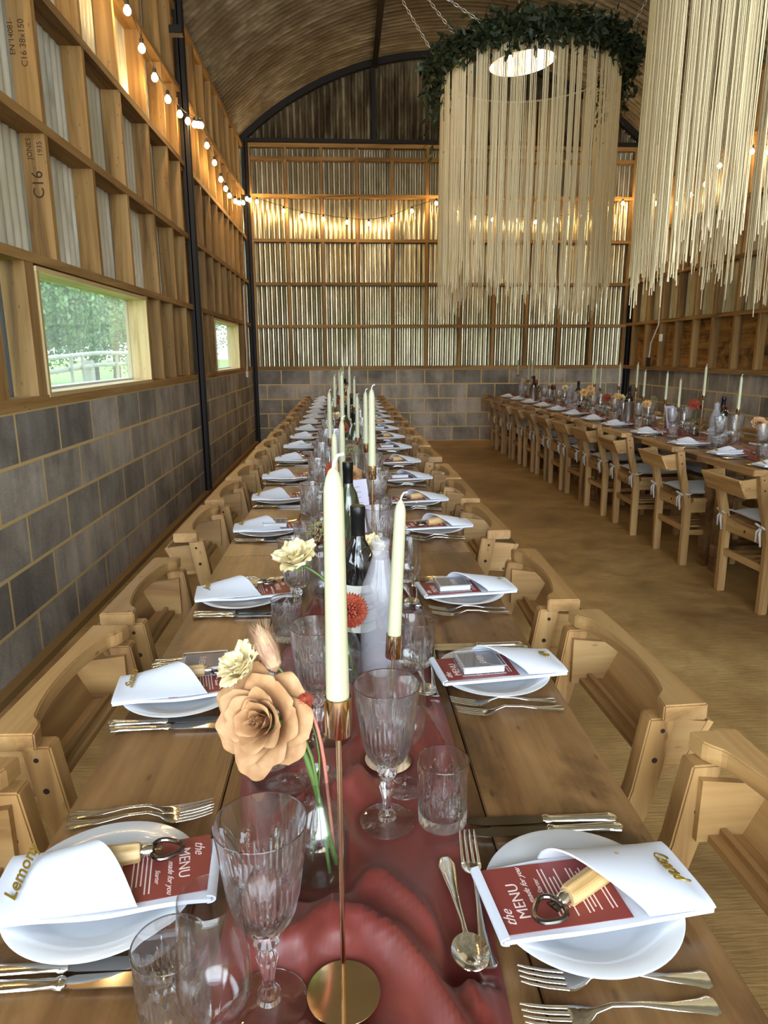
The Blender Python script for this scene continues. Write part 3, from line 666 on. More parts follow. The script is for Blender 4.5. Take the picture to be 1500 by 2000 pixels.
for i in range(1, 5): table(2.19, 2.99, ys[i], ys[i+1], f'rustic wooden table section, {ORD[i-1]} from the front in the right-hand row')

# ------------------------------------------------------------------ tableware prototypes (origin on the table)
RZ = .003   # thickness of cloth lying flat
def make_plate():
    prof = [(0, .0), (.062, .0), (.066, .003), (.085, .009), (.109, .0165), (.1105, .0180), (.109, .0190), (.085, .0125), (.068, .0075), (.060, .0045), (0, .0042)]
    return MB().lathe(prof, 72, cap=False).build('dinner_plate', 'porcelain', smooth=60)
def make_fork(L_=.195):
    m = MB(); st = []
    for t, hw, ht, z in ((0, .0085, .0015, .003), (.03, .0115, .0018, .003), (.08, .0085, .0017, .0035), (.22, .0052, .0018, .006), (.40, .0030, .0019, .012), (.55, .0026, .0020, .014), (.63, .0035, .0018, .009), (.68, .0095, .0013, .0055), (.72, .0120, .0012, .0042), (.76, .0123, .0012, .0048)):
        st.append(((0, t*L_, z), hw, ht))
    m.sweep(st, 12)
    for x in (-.0098, -.0033, .0033, .0098):
        m.sweep([((x, .75*L_, .0048), .0022, .0012), ((x, .86*L_, .0078), .0019, .0011), ((x*.97, .95*L_, .0120), .0016, .0009), ((x*.95, L_, .0150), .0007, .0006)], 8)
    return m.build('table_fork', 'silver', smooth=50)
def make_spoon(L_=.165):
    m = MB(); m.sweep([((0, 0, .0045), .006, .0014), ((0, .012, .0045), .0105, .0017), ((0, .03, .005), .0085, .0016), ((0, .06, .007), .005, .0016), ((0, .105, .011), .0028, .0018), ((0, .118, .010), .003, .0017), ((0, .124, .0085), .006, .0012)], 12)
    def bowl(u, v):
        a = 2*PI*u; r = v; return (.0205*r*math.sin(a)*(1), .145+.0245*r*math.cos(a), .0022+.0085*r*r)
    m.grid(bowl, 32, 8, th=-.001)
    return m.build('dessert_spoon', 'silver', smooth=60)
def make_knife(L_=.215):
    root = empty('table_knife'); m = MB()
    m.sweep([((0, 0, .005), .004, .0025), ((0, .004, .005), .0098, .0042), ((0, .012, .005), .0092, .0042), ((0, .020, .005), .0078, .0038), ((0, .06, .005), .0068, .0040), ((0, .090, .005), .0062, .0042), ((0, .094, .005), .0082, .0052), ((0, .099, .005), .0082, .0052), ((0, .102, .005), .0055, .0040)], 12)
    m.build('handle', 'gold' if False else 'silver', root, smooth=35)
    pts = [(-.0058, .100), (-.0085, .108), (-.0095, .15), (-.0090, .185), (-.004, .208), (.004, L_), (.0075, .208), (.0078, .15), (.0070, .11), (.0055, .100)]
    MB().prism(pts, .0042, .0058).build('blade', 'bladesteel', root, smooth=0)
    return root
def tri(x): x = x % 1.0; return 1-abs(2*x-1)
def make_goblet():
    N = 96
    prof = [(0, .0015), (.034, .0008), (.0370, .0006), (.0375, .0018), (.034, .0030), (.022, .0048), (.0125, .0072), (.0098, .0105), (.0112, .0140), (.0078, .0165), (.0058, .022), (.0062, .032), (.0085, .046), (.0110, .056), (.0090, .062), (.0068, .066), (.0110, .070), (.0138, .076), (.0110, .082), (.0072, .0855), (.0090, .089),
            (.0180, .0925), (.0240, .098), (.0278, .105), (.0302, .112), (.0320, .119), (.0334, .126), (.0346, .133), (.0356, .140), (.0365, .147), (.0374, .154), (.0382, .161), (.0390, .168), (.0399, .176), (.0411, .187), (.0424, .198), (.0433, .205), (.0428, .2058), (.0418, .205), (.0392, .187), (.0370, .168), (.0348, .154), (.0328, .140), (.0302, .126), (.0262, .112), (.0205, .104), (.0120, .0990), (0, .0975)]
    def mod(r, z, a):
        t = a/(2*PI)
        if .017 < z < .064 and r < .012: return r*(1-.16*tri(t*8))
        if .068 < z < .084 and r > .0069 and r < .0139: return r*(1-.12*tri(t*8+.5))
        if .092 < z < .178 and r > (.0185 if z < .1 else .0) and abs(r-_outer(z)) < 4e-4:
            if z < .122: return r-.0030*tri(t*16+(z-.09)*28)*tri(t*16-(z-.09)*28)
            k = max(0, 1-(z-.122)/.056); f = tri(t*8); g = max(0, 1-abs(2*((t*32) % 1)-1)*1.2)
            hgt = .122+.056*(.35+.65*f)
            return r-(.0026*g if z < hgt else 0)
        return r
    op = [(r, z) for r, z in prof[21:37]]
    def _outer(z):
        for (ra, za), (rb_, zb) in zip(op, op[1:]):
            if za <= z <= zb: return ra+(rb_-ra)*(z-za)/(zb-za)
        return -1
    return MB().lathe(prof, N, mod=mod, cap=False).build('crystal_goblet', 'crystal', smooth=22)
def make_tumbler():
    out = [(0, .0008), (.0305, .0006), (.0325, .002)]+[(.0330+.0014*min(1, z/.09), z) for z in [.005+.0033*i for i in range(25)]]+[(.0350, .0935), (.0346, .0945), (.0335, .0935), (.0325, .06), (.0318, .03), (.0305, .018), (.024, .0145), (0, .013)]
    def mod(r, z, a):
        t = a/(2*PI)
        if .003 < z < .075 and r > .0329:
            if z < .012: return r-.0016*tri(t*24)
            if z < .042: return r-.0017*max(tri(t*8+(z-.012)*16.6), tri(t*8-(z-.012)*16.6))**2-.0006*tri(t*40)
            f = tri(t*8); g = max(0, 1-abs(2*((t*40) % 1)-1)*1.3); return r-(.0015*g if z < .042+.031*(.3+.7*f) else 0)
        return r
    return MB().lathe(out, 160, mod=mod, cap=False).build('crystal_tumbler', 'crystal', smooth=22)
def make_wineglass():
    prof = [(0, .002), (.029, .0006), (.0300, .0014), (.024, .0028), (.010, .0052), (.0045, .010), (.0034, .02), (.0033, .055), (.0040, .066), (.0065, .072), (.016, .0765), (.0245, .084), (.0296, .096), (.0312, .110), (.0308, .128), (.0290, .150), (.0268, .175), (.0255, .192), (.0250, .1925), (.0247, .192), (.0260, .175), (.0300, .128), (.0304, .110), (.0287, .097), (.0238, .0862), (.015, .079), (0, .0765)]
    return MB().lathe(prof, 48, cap=False).build('wine_glass', 'clear', smooth=180)
# napkin pocket: local x runs from the outer (diner's) end inwards, y to the diner's left; origin under the plate centre
def make_napkin(name_txt, ex=1.5):
    root = empty('napkin_pocket')
    X0, X1, HW = -.122, .121, .0525
    def zb(x, y): # rests on the plate rim, ends droop a little
        return .0192-.03*max(0, abs(x)-.10)**1.2+.0006*math.sin(40*x+30*y)
    m = MB()
    def under(u, v):
        x = X0+(X1-X0)*u; wv = .0015*math.sin(9*u+3*v); return (x+.004*math.sin(3*v), (2*v-1)*HW*(1+.03*math.sin(4*u))+wv, zb(x, v)+.006+.0012*math.sin(2*PI*u*1.5+v*3))
    m.grid(under, 30, 12, th=.0055)
    def roll(u, v): # the folded inner end
        a = PI*u; x = X1-.004+.0085*math.sin(a); return (x, (2*v-1)*HW*.99+.001*math.sin(9*v), zb(X1, 0)+.0032+.0075*(1-math.cos(a))*.5)
    m.grid(roll, 8, 12, th=.002)
    m.build('cloth', 'linen', root, smooth=60)
    def flap(u, v): # v: -1 side reaches further in, curved edge
        ln = .080+(.165-.080)*(1-v)**1.15+.012*math.sin(PI*v)
        x = X0-.001+ln*u; y = (2*v-1)*(HW+.001)
        bulge = .029*math.sin(PI*v**ex)**(1.2 if ex > 1 else .9)*(max(0, u-.10)/.90)**.7+.002*u
        return (x, y, zb(x, y)+.0085+.003*(1-abs(2*v-1)**6)+bulge)
    MB().grid(flap, 22, 26, th=.0022).build('flap', 'linen', root, smooth=60)
    me = text_mesh(name_txt, .021, .0008, .5, 'tag', 1, .0002)
    inst('name_tag', me, root, (X0+.027, .002, zb(-.09, 0)+.0240), (0, -.26, -PI/2-.12+PI))
    return root
def make_menu():
    root = empty('menu_card'); MB().box(-.074, .074, -.047, .047, 0, .0008).build('card', 'card', root, smooth=0)
    def put(s, sz, x, y, sh=0): inst('lettering', text_mesh(s, sz, .00012, sh, 'print', 1), root, (x, y, .00095), (0, 0, -PI/2))
    put('the', .017, .060, .026, .5); put('MENU', .0185, .042, .004); put('made for you', .010, .027, -.016, .6)
    put('Starter', .008, .012, -.012, .5)
    m = MB(); r = random.Random(2)
    for i, x in enumerate([.004, -.001, -.006, -.011, -.016, -.030, -.035, -.040, -.045, -.058, -.063]):
        h = r.uniform(.022, .038); m.box(x-.0008, x+.0008, -h, h, .00085, .00105)
    m.build('text_lines', 'print', root, smooth=0)
    return root
def make_opener():
    root = empty('bottle_opener')
    m = MB(); q = Matrix.Translation((0, 0, .0128)) @ Matrix.Rotation(PI/2, 4, 'Y')
    m.lathe([(0, -.052), (.0105, -.052), (.0125, -.048), (.0135, -.02), (.0128, .02), (.0122, .038), (.0108, .042), (0, .042)], 8, mat=q, cap=False); m.build('handle', 'handle', root, smooth=30, bevel=.0008)
    MB().lathe([(.0072, .041), (.0082, .043), (.0078, .052), (.0066, .056), (0, .057)], 20, mat=q, cap=False).build('ferrule', 'silver', root)
    pts = []
    for i in range(25):
        a = 2*PI*i/24+PI; c_, s_ = math.cos(a), math.sin(a); r = .0165*(1+.13*math.cos(2*a)*0+.10*math.cos(3*a)); pts.append((.0715+r*c_*1.08, r*s_*1.0, .0128-.10*(.0715+r*c_-.055)*.6))
    MB().tube(pts, .0030, 8, cap=False).build('loop', 'blacksteel', root)
    MB().sweep([((0, 0, 0), .005, .0015), ((0, .012, 0), .0085, .0015)], 8, mat=Matrix.Translation((.0545, 0, .0120)) @ Matrix.Rotation(-PI/2, 4, 'Z')).build('tab', 'blacksteel', root)
    return root
def make_coasterbox():
    root = empty('favour_box')
    MB().box(-.040, .040, -.034, .034, .0015, .0135).build('coaster', 'boxwhite', root, smooth=0, bevel=.001)
    MB().box(-.0365, .0365, -.0305, .0305, .0138, .0146).build('insert', 'grey', root, smooth=0)
    inst('lettering', text_mesh('EVER', .017, .0001, 0, 'print'), root, (-.004, 0, .0148), (0, 0, -PI/2))
    MB().box(-.0425, .0425, -.0365, .0365, 0, .0165).build('clear_case', 'clear', root, smooth=0)
    m = MB()
    for sx in (-1, 1):
        m.box(sx*.0425-.0007, sx*.0425+.0007, -.0372, .0372, .0158, .0172); m.box(sx*.0425-.0007, sx*.0425+.0007, -.0372, .0372, 0, .001)
    for sy in (-1, 1):
        m.box(-.0432, .0432, sy*.0365-.0007, sy*.0365+.0007, .0158, .0172); m.box(-.0432, .0432, sy*.0365-.0007, sy*.0365+.0007, 0, .001)
    m.build('case_rim', 'acrylic', root, smooth=0)
    return root
def make_holder(h):
    root = empty('candle_holder')
    MB().lathe([(0, 0), (.0365, 0), (.0370, .0008), (.0370, .0028), (.0365, .0034), (0, .0034)], 64, cap=False).build('base', 'gold', root, smooth=40)
    MB().tube([(0, 0, .0034), (0, 0, h-.036)], .0026, 12).build('stem', 'gold', root)
    MB().lathe([(0, h-.037), (.0112, h-.037), (.0120, h-.036), (.0122, h), (.0117, h+.0006), (.0112, h), (.0112, h-.025), (0, h-.025)], 36, cap=False).build('cup', 'gold', root, smooth=40)
    return root
def make_candle():
    root = empty('taper_candle'); n = 30
    m = MB(); m.lathe([(.0100, -.020), (.0106, -.002), (.0104, 0), (.0098, .05), (.0092, .12), (.0087, .170), (.0083, .188), (.0066, .197), (.0040, .2035), (.0016, .206), (0, .2065)], 28, cap=True); m.build('wax', 'wax', root, smooth=60)
    MB().tube([(0, 0, .205), (.001, 0, .211), (.004, .001, .216), (.009, .002, .217)], .0013, 6).build('wick', 'wick', root)
    return root
def make_budvase():
    root = empty('bud_vase')
    o = [(0, .0005), (.030, .0005), (.0345, .004), (.0360, .012), (.0362, .055), (.0345, .072), (.0270, .090), (.0185, .100), (.0165, .108), (.0170, .122), (.0200, .131), (.0235, .1355), (.0240, .1375), (.0225, .1385)]
    i_ = [(.0200, .1365), (.0165, .130), (.0142, .122), (.0138, .108), (.0160, .100), (.0245, .089), (.0318, .071), (.0335, .055), (.0332, .012), (.0300, .006), (0, .005)]
    MB().lathe(o+i_, 48, cap=False).build('glass', 'thick', root, smooth=60)
    MB().lathe([(0, .0055), (.0300, .0065), (.0328, .012), (.0330, .052), (.0325, .0535), (0, .0530)], 40, cap=False).build('water', 'water', root, smooth=60)
    return root
def make_swing():
    root = empty('water_bottle')
    MB().lathe([(0, .003), (.030, .001), (.0385, .004), (.0405, .012), (.0408, .150), (.0395, .168), (.0345, .190), (.0265, .210), (.0205, .228), (.0175, .240)], 48, cap=False).build('body', 'frost', root, smooth=60)
    MB().lathe([(.0170, .235), (.0160, .250), (.0165, .262), (.0180, .266), (.0182, .274), (.0160, .277), (.0120, .277)], 32, cap=False).build('neck', 'frost', root, smooth=60)
    MB().lathe([(0, .262), (.0105, .262), (.0112, .278), (.0125, .284), (.0100, .292), (0, .293)], 20, cap=False).build('stopper', 'clear', root)
    MB().tube([(.018, 0, .262), (.023, 0, .25), (.030, 0, .225), (.040, .002, .21), (.045, .01, .205)], .0011, 5).build('wire', 'silver', root)
    return root
def make_wine(kind):
    root = empty('wine_bottle'); g = 'blackglass' if kind else 'greenglass'
    MB().lathe([(0, .004), (.030, .001), (.0360, .004), (.0375, .012), (.0375, .185 if kind else .150), (.0360, .200 if kind else .175), (.0260, .222), (.0165, .240), (.0145, .255), (.0145, .270)], 40, cap=True).build('body', g, root, smooth=60)
    MB().lathe([(.0150, .250), (.0152, .290), (.0160, .292), (.0160, .312), (.0150, .314), (0, .314)], 28, cap=False).build('capsule', 'capsule', root, smooth=40)
    if kind:
        def lab(u, v): a = (u-.5)*2.5-PI/2; return (.0379*math.cos(a), .0379*math.sin(a), .045+.105*v)
        lb = MB().grid(lab, 24, 1).build('label', 'label', root, smooth=180, fix=False)
        m = MB()
        for k, (z, h_, wd) in enumerate(((.128, .006, .55), (.105, .003, .7), (.093, .003, .6), (.065, .002, .8))):
            m.grid(lambda u, v: (.0381*math.cos((u-.5)*wd*1.6-PI/2), .0381*math.sin((u-.5)*wd*1.6-PI/2), z+h_*v), 10, 1)
        m.build('print', 'grey', lb, smooth=180, fix=False)
        MB().tube([(.0130*math.cos(2*PI*i/24), -.0268-.000*i, .218+.0130*math.sin(2*PI*i/24)) for i in range(25)], .0007, 4, mat=Matrix.Translation((0, -.004, .0)) , cap=False).build('seal_ring', 'gold', root)
    return root
def make_cooler():
    return MB().lathe([(0, .001), (.054, .001), (.0575, .004), (.0580, .01), (.0580, .182), (.0590, .184), (.0590, .188), (.0560, .188), (.0545, .182), (.0540, .02), (0, .018)], 56, cap=False).build('wine_cooler', 'brushed', smooth=40)

# flowers: bloom centred on the origin facing +z, stem leaving it downwards is built per placement
def petal_grid(m, L_, W_, cup, curl, tw, mat, nu=7, nv=7, tip=.0, ruf=0, seed=0):
    def f(u, v):
        s_ = 2*v-1; w_ = W_*(math.sin(PI*min(1, u*.92+.08))**.55)*(1 if u < .75 else 1-tip*(u-.75)*3.2)
        x = s_*w_; y = L_*u; z = cup*L_*u**1.6+.35*W_*s_*s_*(1-.5*u)-curl*L_*max(0, u-.72)**1.5*5+ruf*math.sin(9*s_+seed)*u*u
        return (x+tw*u*s_*.1, y, z)
    m.grid(f, nu, nv, mat=mat)
ROSE = ((3, .02, -.22, -.05, .60, .26), (4, .05, -.18, .10, .68, .34), (5, .10, -.06, .30, .76, .40), (6, .15, .10, .62, .82, .45), (6, .19, .28, 1.0, .88, .50), (7, .23, .52, 1.4, .94, .54), (7, .26, .80, 1.9, 1.02, .58))
LISI = ((3, .05, -.1, .25, .60, .42), (4, .12, .10, .75, .78, .52), (5, .18, .35, 1.25, .85, .60), (5, .20, .65, 1.6, .92, .62))
PEACH = ((3, .05, .0, .6, .5, .4), (5, .12, .4, 1.4, .7, .5), (6, .18, .9, 2.0, .8, .5))
def rose_mesh(R, mat, seed, layers=ROSE, ruf=.0):
    r = random.Random(seed); m = MB()
    for k, (n, r0, a0, a1, ln, wd) in enumerate(layers):
        for i in range(n):
            az = 2*PI*(i+.5*(k % 2)+.25*k)/n+r.uniform(-.18, .18); da = r.uniform(-.10, .14); l_ = ln*r.uniform(.92, 1.06); sk = r.uniform(-.10, .10); ph = r.uniform(0, 6)
            path = []; rad, z = r0*R, -.32*R-.03*R*k; N = 9
            for q in range(N+1):
                path.append((rad, z)); al = a0+da+(a1-a0)*((q+.5)/N)**2.2; rad += R*l_/N*math.sin(al); z += R*l_/N*math.cos(al)
            def f(u, v):
                s_ = 2*u-1; t = v*N; q = min(N-1, int(t)); w_ = t-q; ra = path[q][0]*(1-w_)+path[q+1][0]*w_; zz = path[q][1]*(1-w_)+path[q+1][1]*w_
                v2 = v*(1-.16*s_*s_); W_ = R*wd*math.sin(PI*(.13+.74*v))**.7
                ph_ = s_*W_/max(ra, .30*R); ph_ = max(-1.5, min(1.5, ph_))
                ra2 = ra*(1-.05*s_*s_)+ruf*R*math.sin(7*s_+ph)*v*v+R*.03*math.sin(3*s_+ph)*v
                return (ra2*math.sin(ph_+az+sk*v), ra2*math.cos(ph_+az+sk*v), zz-R*l_*.16*s_*s_*v*math.cos(min(1.3, a0+(a1-a0)*v))+R*.02*math.sin(5*s_+ph)*v+ruf*R*math.cos(8*s_+ph)*v)
            m.grid(f, 10, 9)
    return m.mesh('bloom', mat, smooth=180, fix=False)
def dahlia_mesh(R, mat, seed):
    r = random.Random(seed); m = MB(); N = 150; ga = PI*(3-math.sqrt(5))
    for i in range(N):
        zc = 1-1.55*(i+.5)/N; a = i*ga; e = math.asin(max(-1, min(1, zc))); q = Matrix.Rotation(a, 4, 'Z') @ Matrix.Rotation(e, 4, 'X') @ Matrix.Translation((0, R*.35, 0))
        s_ = R*(.62+.08*r.random()); w_ = R*.13
        m.grid(lambda u, v: ((2*v-1)*w_*math.sin(PI*min(1, .15+.85*u)), s_*u, w_*1.0*abs(2*v-1)**1.5+R*.10*u*u), 4, 4, mat=q)
    return m.mesh('bloom', mat, smooth=180, fix=False)
def umbel_mesh(R, mat, seed, n=170):
    r = random.Random(seed); m = MB()
    for i in range(n):
        a = r.uniform(0, 2*PI); q = R*math.sqrt(r.random()); z = -.35*q*q/R+r.uniform(-.05, .05)*R; s_ = R*r.uniform(.05, .085)
        c = (q*math.cos(a), q*math.sin(a), z)
        m.add([(c[0]+s_, c[1], c[2]), (c[0]-s_, c[1], c[2]), (c[0], c[1]+s_, c[2]), (c[0], c[1]-s_, c[2]), (c[0], c[1], c[2]+s_), (c[0], c[1], c[2]-s_)], [(0, 2, 4), (2, 1, 4), (1, 3, 4), (3, 0, 4), (2, 0, 5), (1, 2, 5), (3, 1, 5), (0, 3, 5)])
    for i in range(9): a = i*.7; m.tube([(0, 0, -R*.9), (R*.6*math.cos(a), R*.6*math.sin(a), -.1*R)], R*.02, 4)
    return m.mesh('bloom', mat, smooth=0, fix=False)
def bunny_mesh(R, mat):
    r = random.Random(4); m = MB(); m.lathe([(0, -R), (.3*R, -.7*R), (.42*R, 0), (.3*R, .6*R), (0, R)], 12, cap=False)
    for i in range(420):
        a = r.uniform(0, 2*PI); t = r.uniform(-.95, .8); rr = .40*R*math.sqrt(max(0, 1-t*t)); b = Vector((rr*math.cos(a), rr*math.sin(a), t*R)); d = Vector((math.cos(a)*.35, math.sin(a)*.35, 1)).normalized(); s_ = Vector((-math.sin(a), math.cos(a), 0))*.012*R
        m.add([b-s_, b+s_, b+d*R*.42], [(0, 1, 2)])
    return m.mesh('bloom', mat, smooth=0, fix=False)
BL = {}
def bloom(kind, R):
    k = (kind, R)
    if k not in BL:
        BL[k] = {'rose': lambda: rose_mesh(R, 'caramel', 5), 'lisi': lambda: rose_mesh(R*1.1, 'cream', 9, LISI, .05),
                 'dahlia': lambda: dahlia_mesh(R, 'coral', 2), 'peach': lambda: rose_mesh(R, 'peach', 15, PEACH, .08),
                 'umbel': lambda: umbel_mesh(R, 'umbel', 3), 'bunny': lambda: bunny_mesh(R, 'bunny'), 'burg': lambda: rose_mesh(R, 'burgundy', 21)}[kind]()
    return BL[k]
FN = {'rose': 'garden_rose', 'lisi': 'lisianthus', 'dahlia': 'dahlia', 'peach': 'stock_flower', 'umbel': 'umbel_flower', 'bunny': 'bunny_tail_grass', 'burg': 'burgundy_bloom'}
def flower(kind, R, base, mid, head, face, label, stem='stem', sr=.0022, group=None, twist=0):
    """stem from inside the vase (base) through its mouth (mid) up to the bloom at head, turned to look along face"""
    base, mid, head, face = map(Vector, (base, mid, head, face)); root = empty(FN[kind], base); tag(root, label, 'flower', group or 'flowers in the bud vases')
    q = face.to_track_quat('Z', 'Y'); b = inst('bloom', bloom(kind, R), root, head-base); b.rotation_mode = 'QUATERNION'; b.rotation_quaternion = q @ Matrix.Rotation(twist, 4, 'Z').to_quaternion()
    back = head-face.normalized()*R*.42; P = []
    for i in range(13):
        t = i/12
        if t < .5: s_ = t*2; pnt = base.lerp(mid, s_)
        else: s_ = t*2-1; ctrl = mid+(mid-base)*.6; pnt = mid*(1-s_)**2+ctrl*2*s_*(1-s_)+back*s_*s_
        P.append(pnt-base)
    MB().tube(P, sr, 6).build('stem', stem, root, smooth=180)
    if kind in ('rose', 'lisi', 'peach'):
        m = MB()
        for k in range(5):
            a = 2*PI*k/5; qq = Matrix.Translation(back-base) @ q.to_matrix().to_4x4() @ Matrix.Rotation(a, 4, 'Z') @ Matrix.Rotation(-.35, 4, 'X')
            petal_grid(m, R*.5, R*.09, 0, 0, 0, qq, 4, 2, tip=1)
        m.build('sepal', 'stem', root, smooth=180, fix=False)
    return root

# ------------------------------------------------------------------ laying the tables
plate_p = Proto(make_plate()); fork_p = Proto(make_fork()); knife_p = Proto(make_knife()); spoon_p = Proto(make_spoon())
gob_p = Proto(make_goblet()); tum_p = Proto(make_tumbler()); wg_p = Proto(make_wineglass())
NAMES = ['Lemony', 'Conrad', 'Susan', 'Pauline', 'Jess', 'Ian', 'Rose', 'Marcus']
nap_p = [Proto(make_napkin(n, (1.5, .72)[i % 2])) for i, n in enumerate(NAMES)]; menu_p = Proto(make_menu()); open_p = Proto(make_opener()); fav_p = Proto(make_coasterbox())
FOOT = []   # (x, y, radius) of everything that stands on the runner
def setting(cx, cy, side, idx, where, gift, jit=0, full=True, xin=0):
    """side -1: diner on the low-x side looking to +x; +1: the other way round"""
    rz = 0 if side < 0 else PI
    sg = 1 if side < 0 else -1
    def W(u, v): return (cx+sg*u, cy+sg*v)
    def P(u, v, z): a = W(u, v); return (a[0], a[1], z)
    j = lambda s_: rnd.uniform(-s_, s_)
    dz = j(.05)*jit; who = f'{ORD[idx]} place back, {where}'
    plate_p.put(P(0, 0, TZ), 0, f'white dinner plate, {who}', 'plate', 'dinner plates')
    ta = rz+dz+(0.10 if side < 0 else 0.13)
    nap_p[[0, 2, 4, 6][idx % 4] if side < 0 else [1, 3, 5, 7][idx % 4]].put(P(.005 if side < 0 else -.010, 0, TZ), ta, f'folded white linen napkin, {who}', 'napkin', 'napkin pockets')
    menu_p.put(P(.048 if side < 0 else .036, .006, TZ+.0262), ta+(.10 if side < 0 else -.02), f'rust red menu card in the napkin, {who}', 'menu card', 'menu cards')
    if 'o' in gift: open_p.put(P(-.006 if side < 0 else -.010, .020 if side < 0 else .000, TZ+.0245), ta+(.07 if side < 0 else .45), f'bottle opener with pale wooden handle, {who}', 'bottle opener', 'bottle openers')
    if 'b' in gift: fav_p.put(P(.028, .004 if 'o' not in gift else .062, TZ+.0272+(.0 if 'o' not in gift else .0)), ta-.03, f'small clear favour box with grey insert, {who}', 'box', 'favour boxes')
    vf = (.148, .128) if side < 0 else (.102, .130)
    for k, v in enumerate(vf): fork_p.put(P(-.095+j(.006), v, TZ), rz-PI/2+j(.04)+(.06 if k else 0), f'silver fork lying {"closer to" if (k == 1) == (side < 0) else "further from"} the plate, {who}', 'fork', 'forks')
    vk = (-.100, -.120) if side < 0 else (-.128, -.147)
    for k, v in enumerate(vk): knife_p.put(P(-.100+j(.006), v, TZ), rz-PI/2+j(.02), f'silver knife lying {"closer to" if k == 0 else "further from"} the plate, {who}', 'knife', 'knives')
    if full:
        spoon_p.put(P(.146, -.080, TZ+RZ), rz+.04, f'dessert spoon above the plate, {who}', 'spoon', 'dessert spoons')
        fork_p.put(P(.124, .078, TZ+RZ), rz+PI-.06, f'dessert fork above the plate, {who}', 'fork', 'forks')
def glasses(tum, gob, wg, who):
    for pr, q, nm, cat, rad in ((tum_p, tum, 'cut crystal tumbler', 'tumbler', .036), (gob_p, gob, 'tall cut crystal goblet', 'goblet', .040), (wg_p, wg, 'plain slim wine glass', 'wine glass', .032)):
        if q: pr.put((q[0], q[1], TZ+RZ), rnd.uniform(0, 6), f'{nm}, {who}', cat, cat+' set'); FOOT.append((q[0], q[1], rad))
LP = [(-.292, .705), (-.312, 1.195), (-.275, 1.71), (-.285, 2.395), (-.290, 2.93), (-.305, 3.44), (-.300, 4.03), (-.30, 4.60), (-.30, 5.14), (-.30, 5.70), (-.30, 6.27), (-.30, 6.83), (-.30, 7.40), (-.30, 7.97), (-.30, 8.53), (-.30, 9.1), (-.30, 9.65)]
RP = [(.262, .655), (.282, 1.232), (.300, 1.70), (.312, 2.39), (.290, 2.84), (.288, 3.36), (.29, 3.90), (.295, 4.50), (.30, 5.08), (.30, 5.66), (.30, 6.22), (.30, 6.80), (.30, 7.37), (.30, 7.95), (.30, 8.52), (.30, 9.08), (.30, 9.63)]
GL = ['o', 'ob', 'o', 'b', '', '', 'o', 'b', 'o', '', 'o', 'b', '', 'o', 'b', '', 'o']
GR = ['o', 'b', 'b', 'o', 'o', 'b', 'o', 'b', 'o', 'b', 'o', 'b', 'o', 'b', 'o', 'b', 'o']
wl_, wr_ = 'window side, long table', 'aisle side, long table'
for i, (x, y) in enumerate(LP): setting(x, y, -1, i, wl_, GL[i], 1 if i else 0, full=(i > 0 and i < 10))
for i, (x, y) in enumerate(RP): setting(x, y, 1, i, wr_, GR[i], 1 if i else 0, full=(i < 10))
GLS = {0: [(-.170, .535), (-.084, .553), (-.118, .480)], 1: [(-.127, .967), (-.052, 1.018), (-.098, .905)], 2: [(-.138, 1.445), (-.120, 1.535), (-.062, 1.500)]}
GRS = {0: [(.123, .811), (.048, .814), (.078, .885)], 1: [(.141, 1.300), (.060, 1.390), (.105, 1.115)], 2: [(.150, 1.83), (.09, 1.86), (.150, 1.62)]}
for i, (x, y) in enumerate(LP):
    g = GLS.get(i) or [(-.150+rnd.uniform(-.01, .01), y-.24), (-.115, y-.155), (-.085, y-.245)]
    glasses(*g, f'{ORD[i]} place back, {wl_}')
for i, (x, y) in enumerate(RP):
    g = GRS.get(i) or [(.150+rnd.uniform(-.01, .01), y+.20), (.115, y+.115), (.085, y+.20)]
    glasses(*g, f'{ORD[i]} place back, {wr_}')
# right-hand table
wa_, wf_ = 'aisle side, right-hand table', 'far side, right-hand table'
AP = [3.60, 4.08, 4.57, 5.25, 5.87, 6.40, 6.98, 7.54, 8.12, 8.72, 9.3, 9.88]
FP = [3.75, 4.45, 5.15, 5.8, 6.4, 7.0, 7.6, 8.2, 8.8, 9.4]
for i, y in enumerate(AP):
    setting(2.36+rnd.uniform(-.01, .01), y, -1, i, wa_, ['o', 'b', ''][i % 3], 1, full=False)
    glasses((2.475, y-.20), (2.50, y-.115), (2.545, y-.20), f'{ORD[i]} place back, {wa_}')
for i, y in enumerate(FP):
    setting(2.85, y, 1, i, wf_, ['b', 'o', ''][i % 3], 1, full=False)
    glasses((2.73, y+.20), (2.68, y+.12), (2.64, y+.20), f'{ORD[i]} place back, {wf_}')

# candles and holders
HOLD = {}
candle_p = Proto(make_candle())
def candle(x, y, h, who, lean=0):
    hk = round(h, 3)
    if hk not in HOLD: HOLD[hk] = Proto(make_holder(hk))
    o = HOLD[hk].put((x, y, TZ+RZ), 0, f'brass candle holder with round foot, {who}', 'candle holder', 'brass candle holders', tilt=(0, lean))
    candle_p.put((x+hk*math.sin(lean), y, TZ+RZ+hk*math.cos(lean)), 0, f'ivory taper candle, {who}', 'candle', 'ivory taper candles', tilt=(0, lean))
    FOOT.append((x, y, .042))
candle(-.011, .558, .325, 'nearest the front of the long table', 0)
candle(.058, .955, .213, 'second from the front of the long table', .045)
LC = [(-.033, 1.93, .20), (-.012, 2.10, .22), (.070, 1.845, .325), (.080, 2.76, .27), (-.072, 3.12, .25), (.058, 3.42, .215), (-.015, 3.20, .325), (.02, 4.50, .20), (-.071, 4.75, .27), (.066, 4.98, .25), (.035, 5.45, .325), (-.05, 6.1, .27), (.05, 6.7, .213), (-.04, 7.6, .27), (.06, 8.3, .20), (-.02, 9.1, .325), (.05, 9.7, .213)]
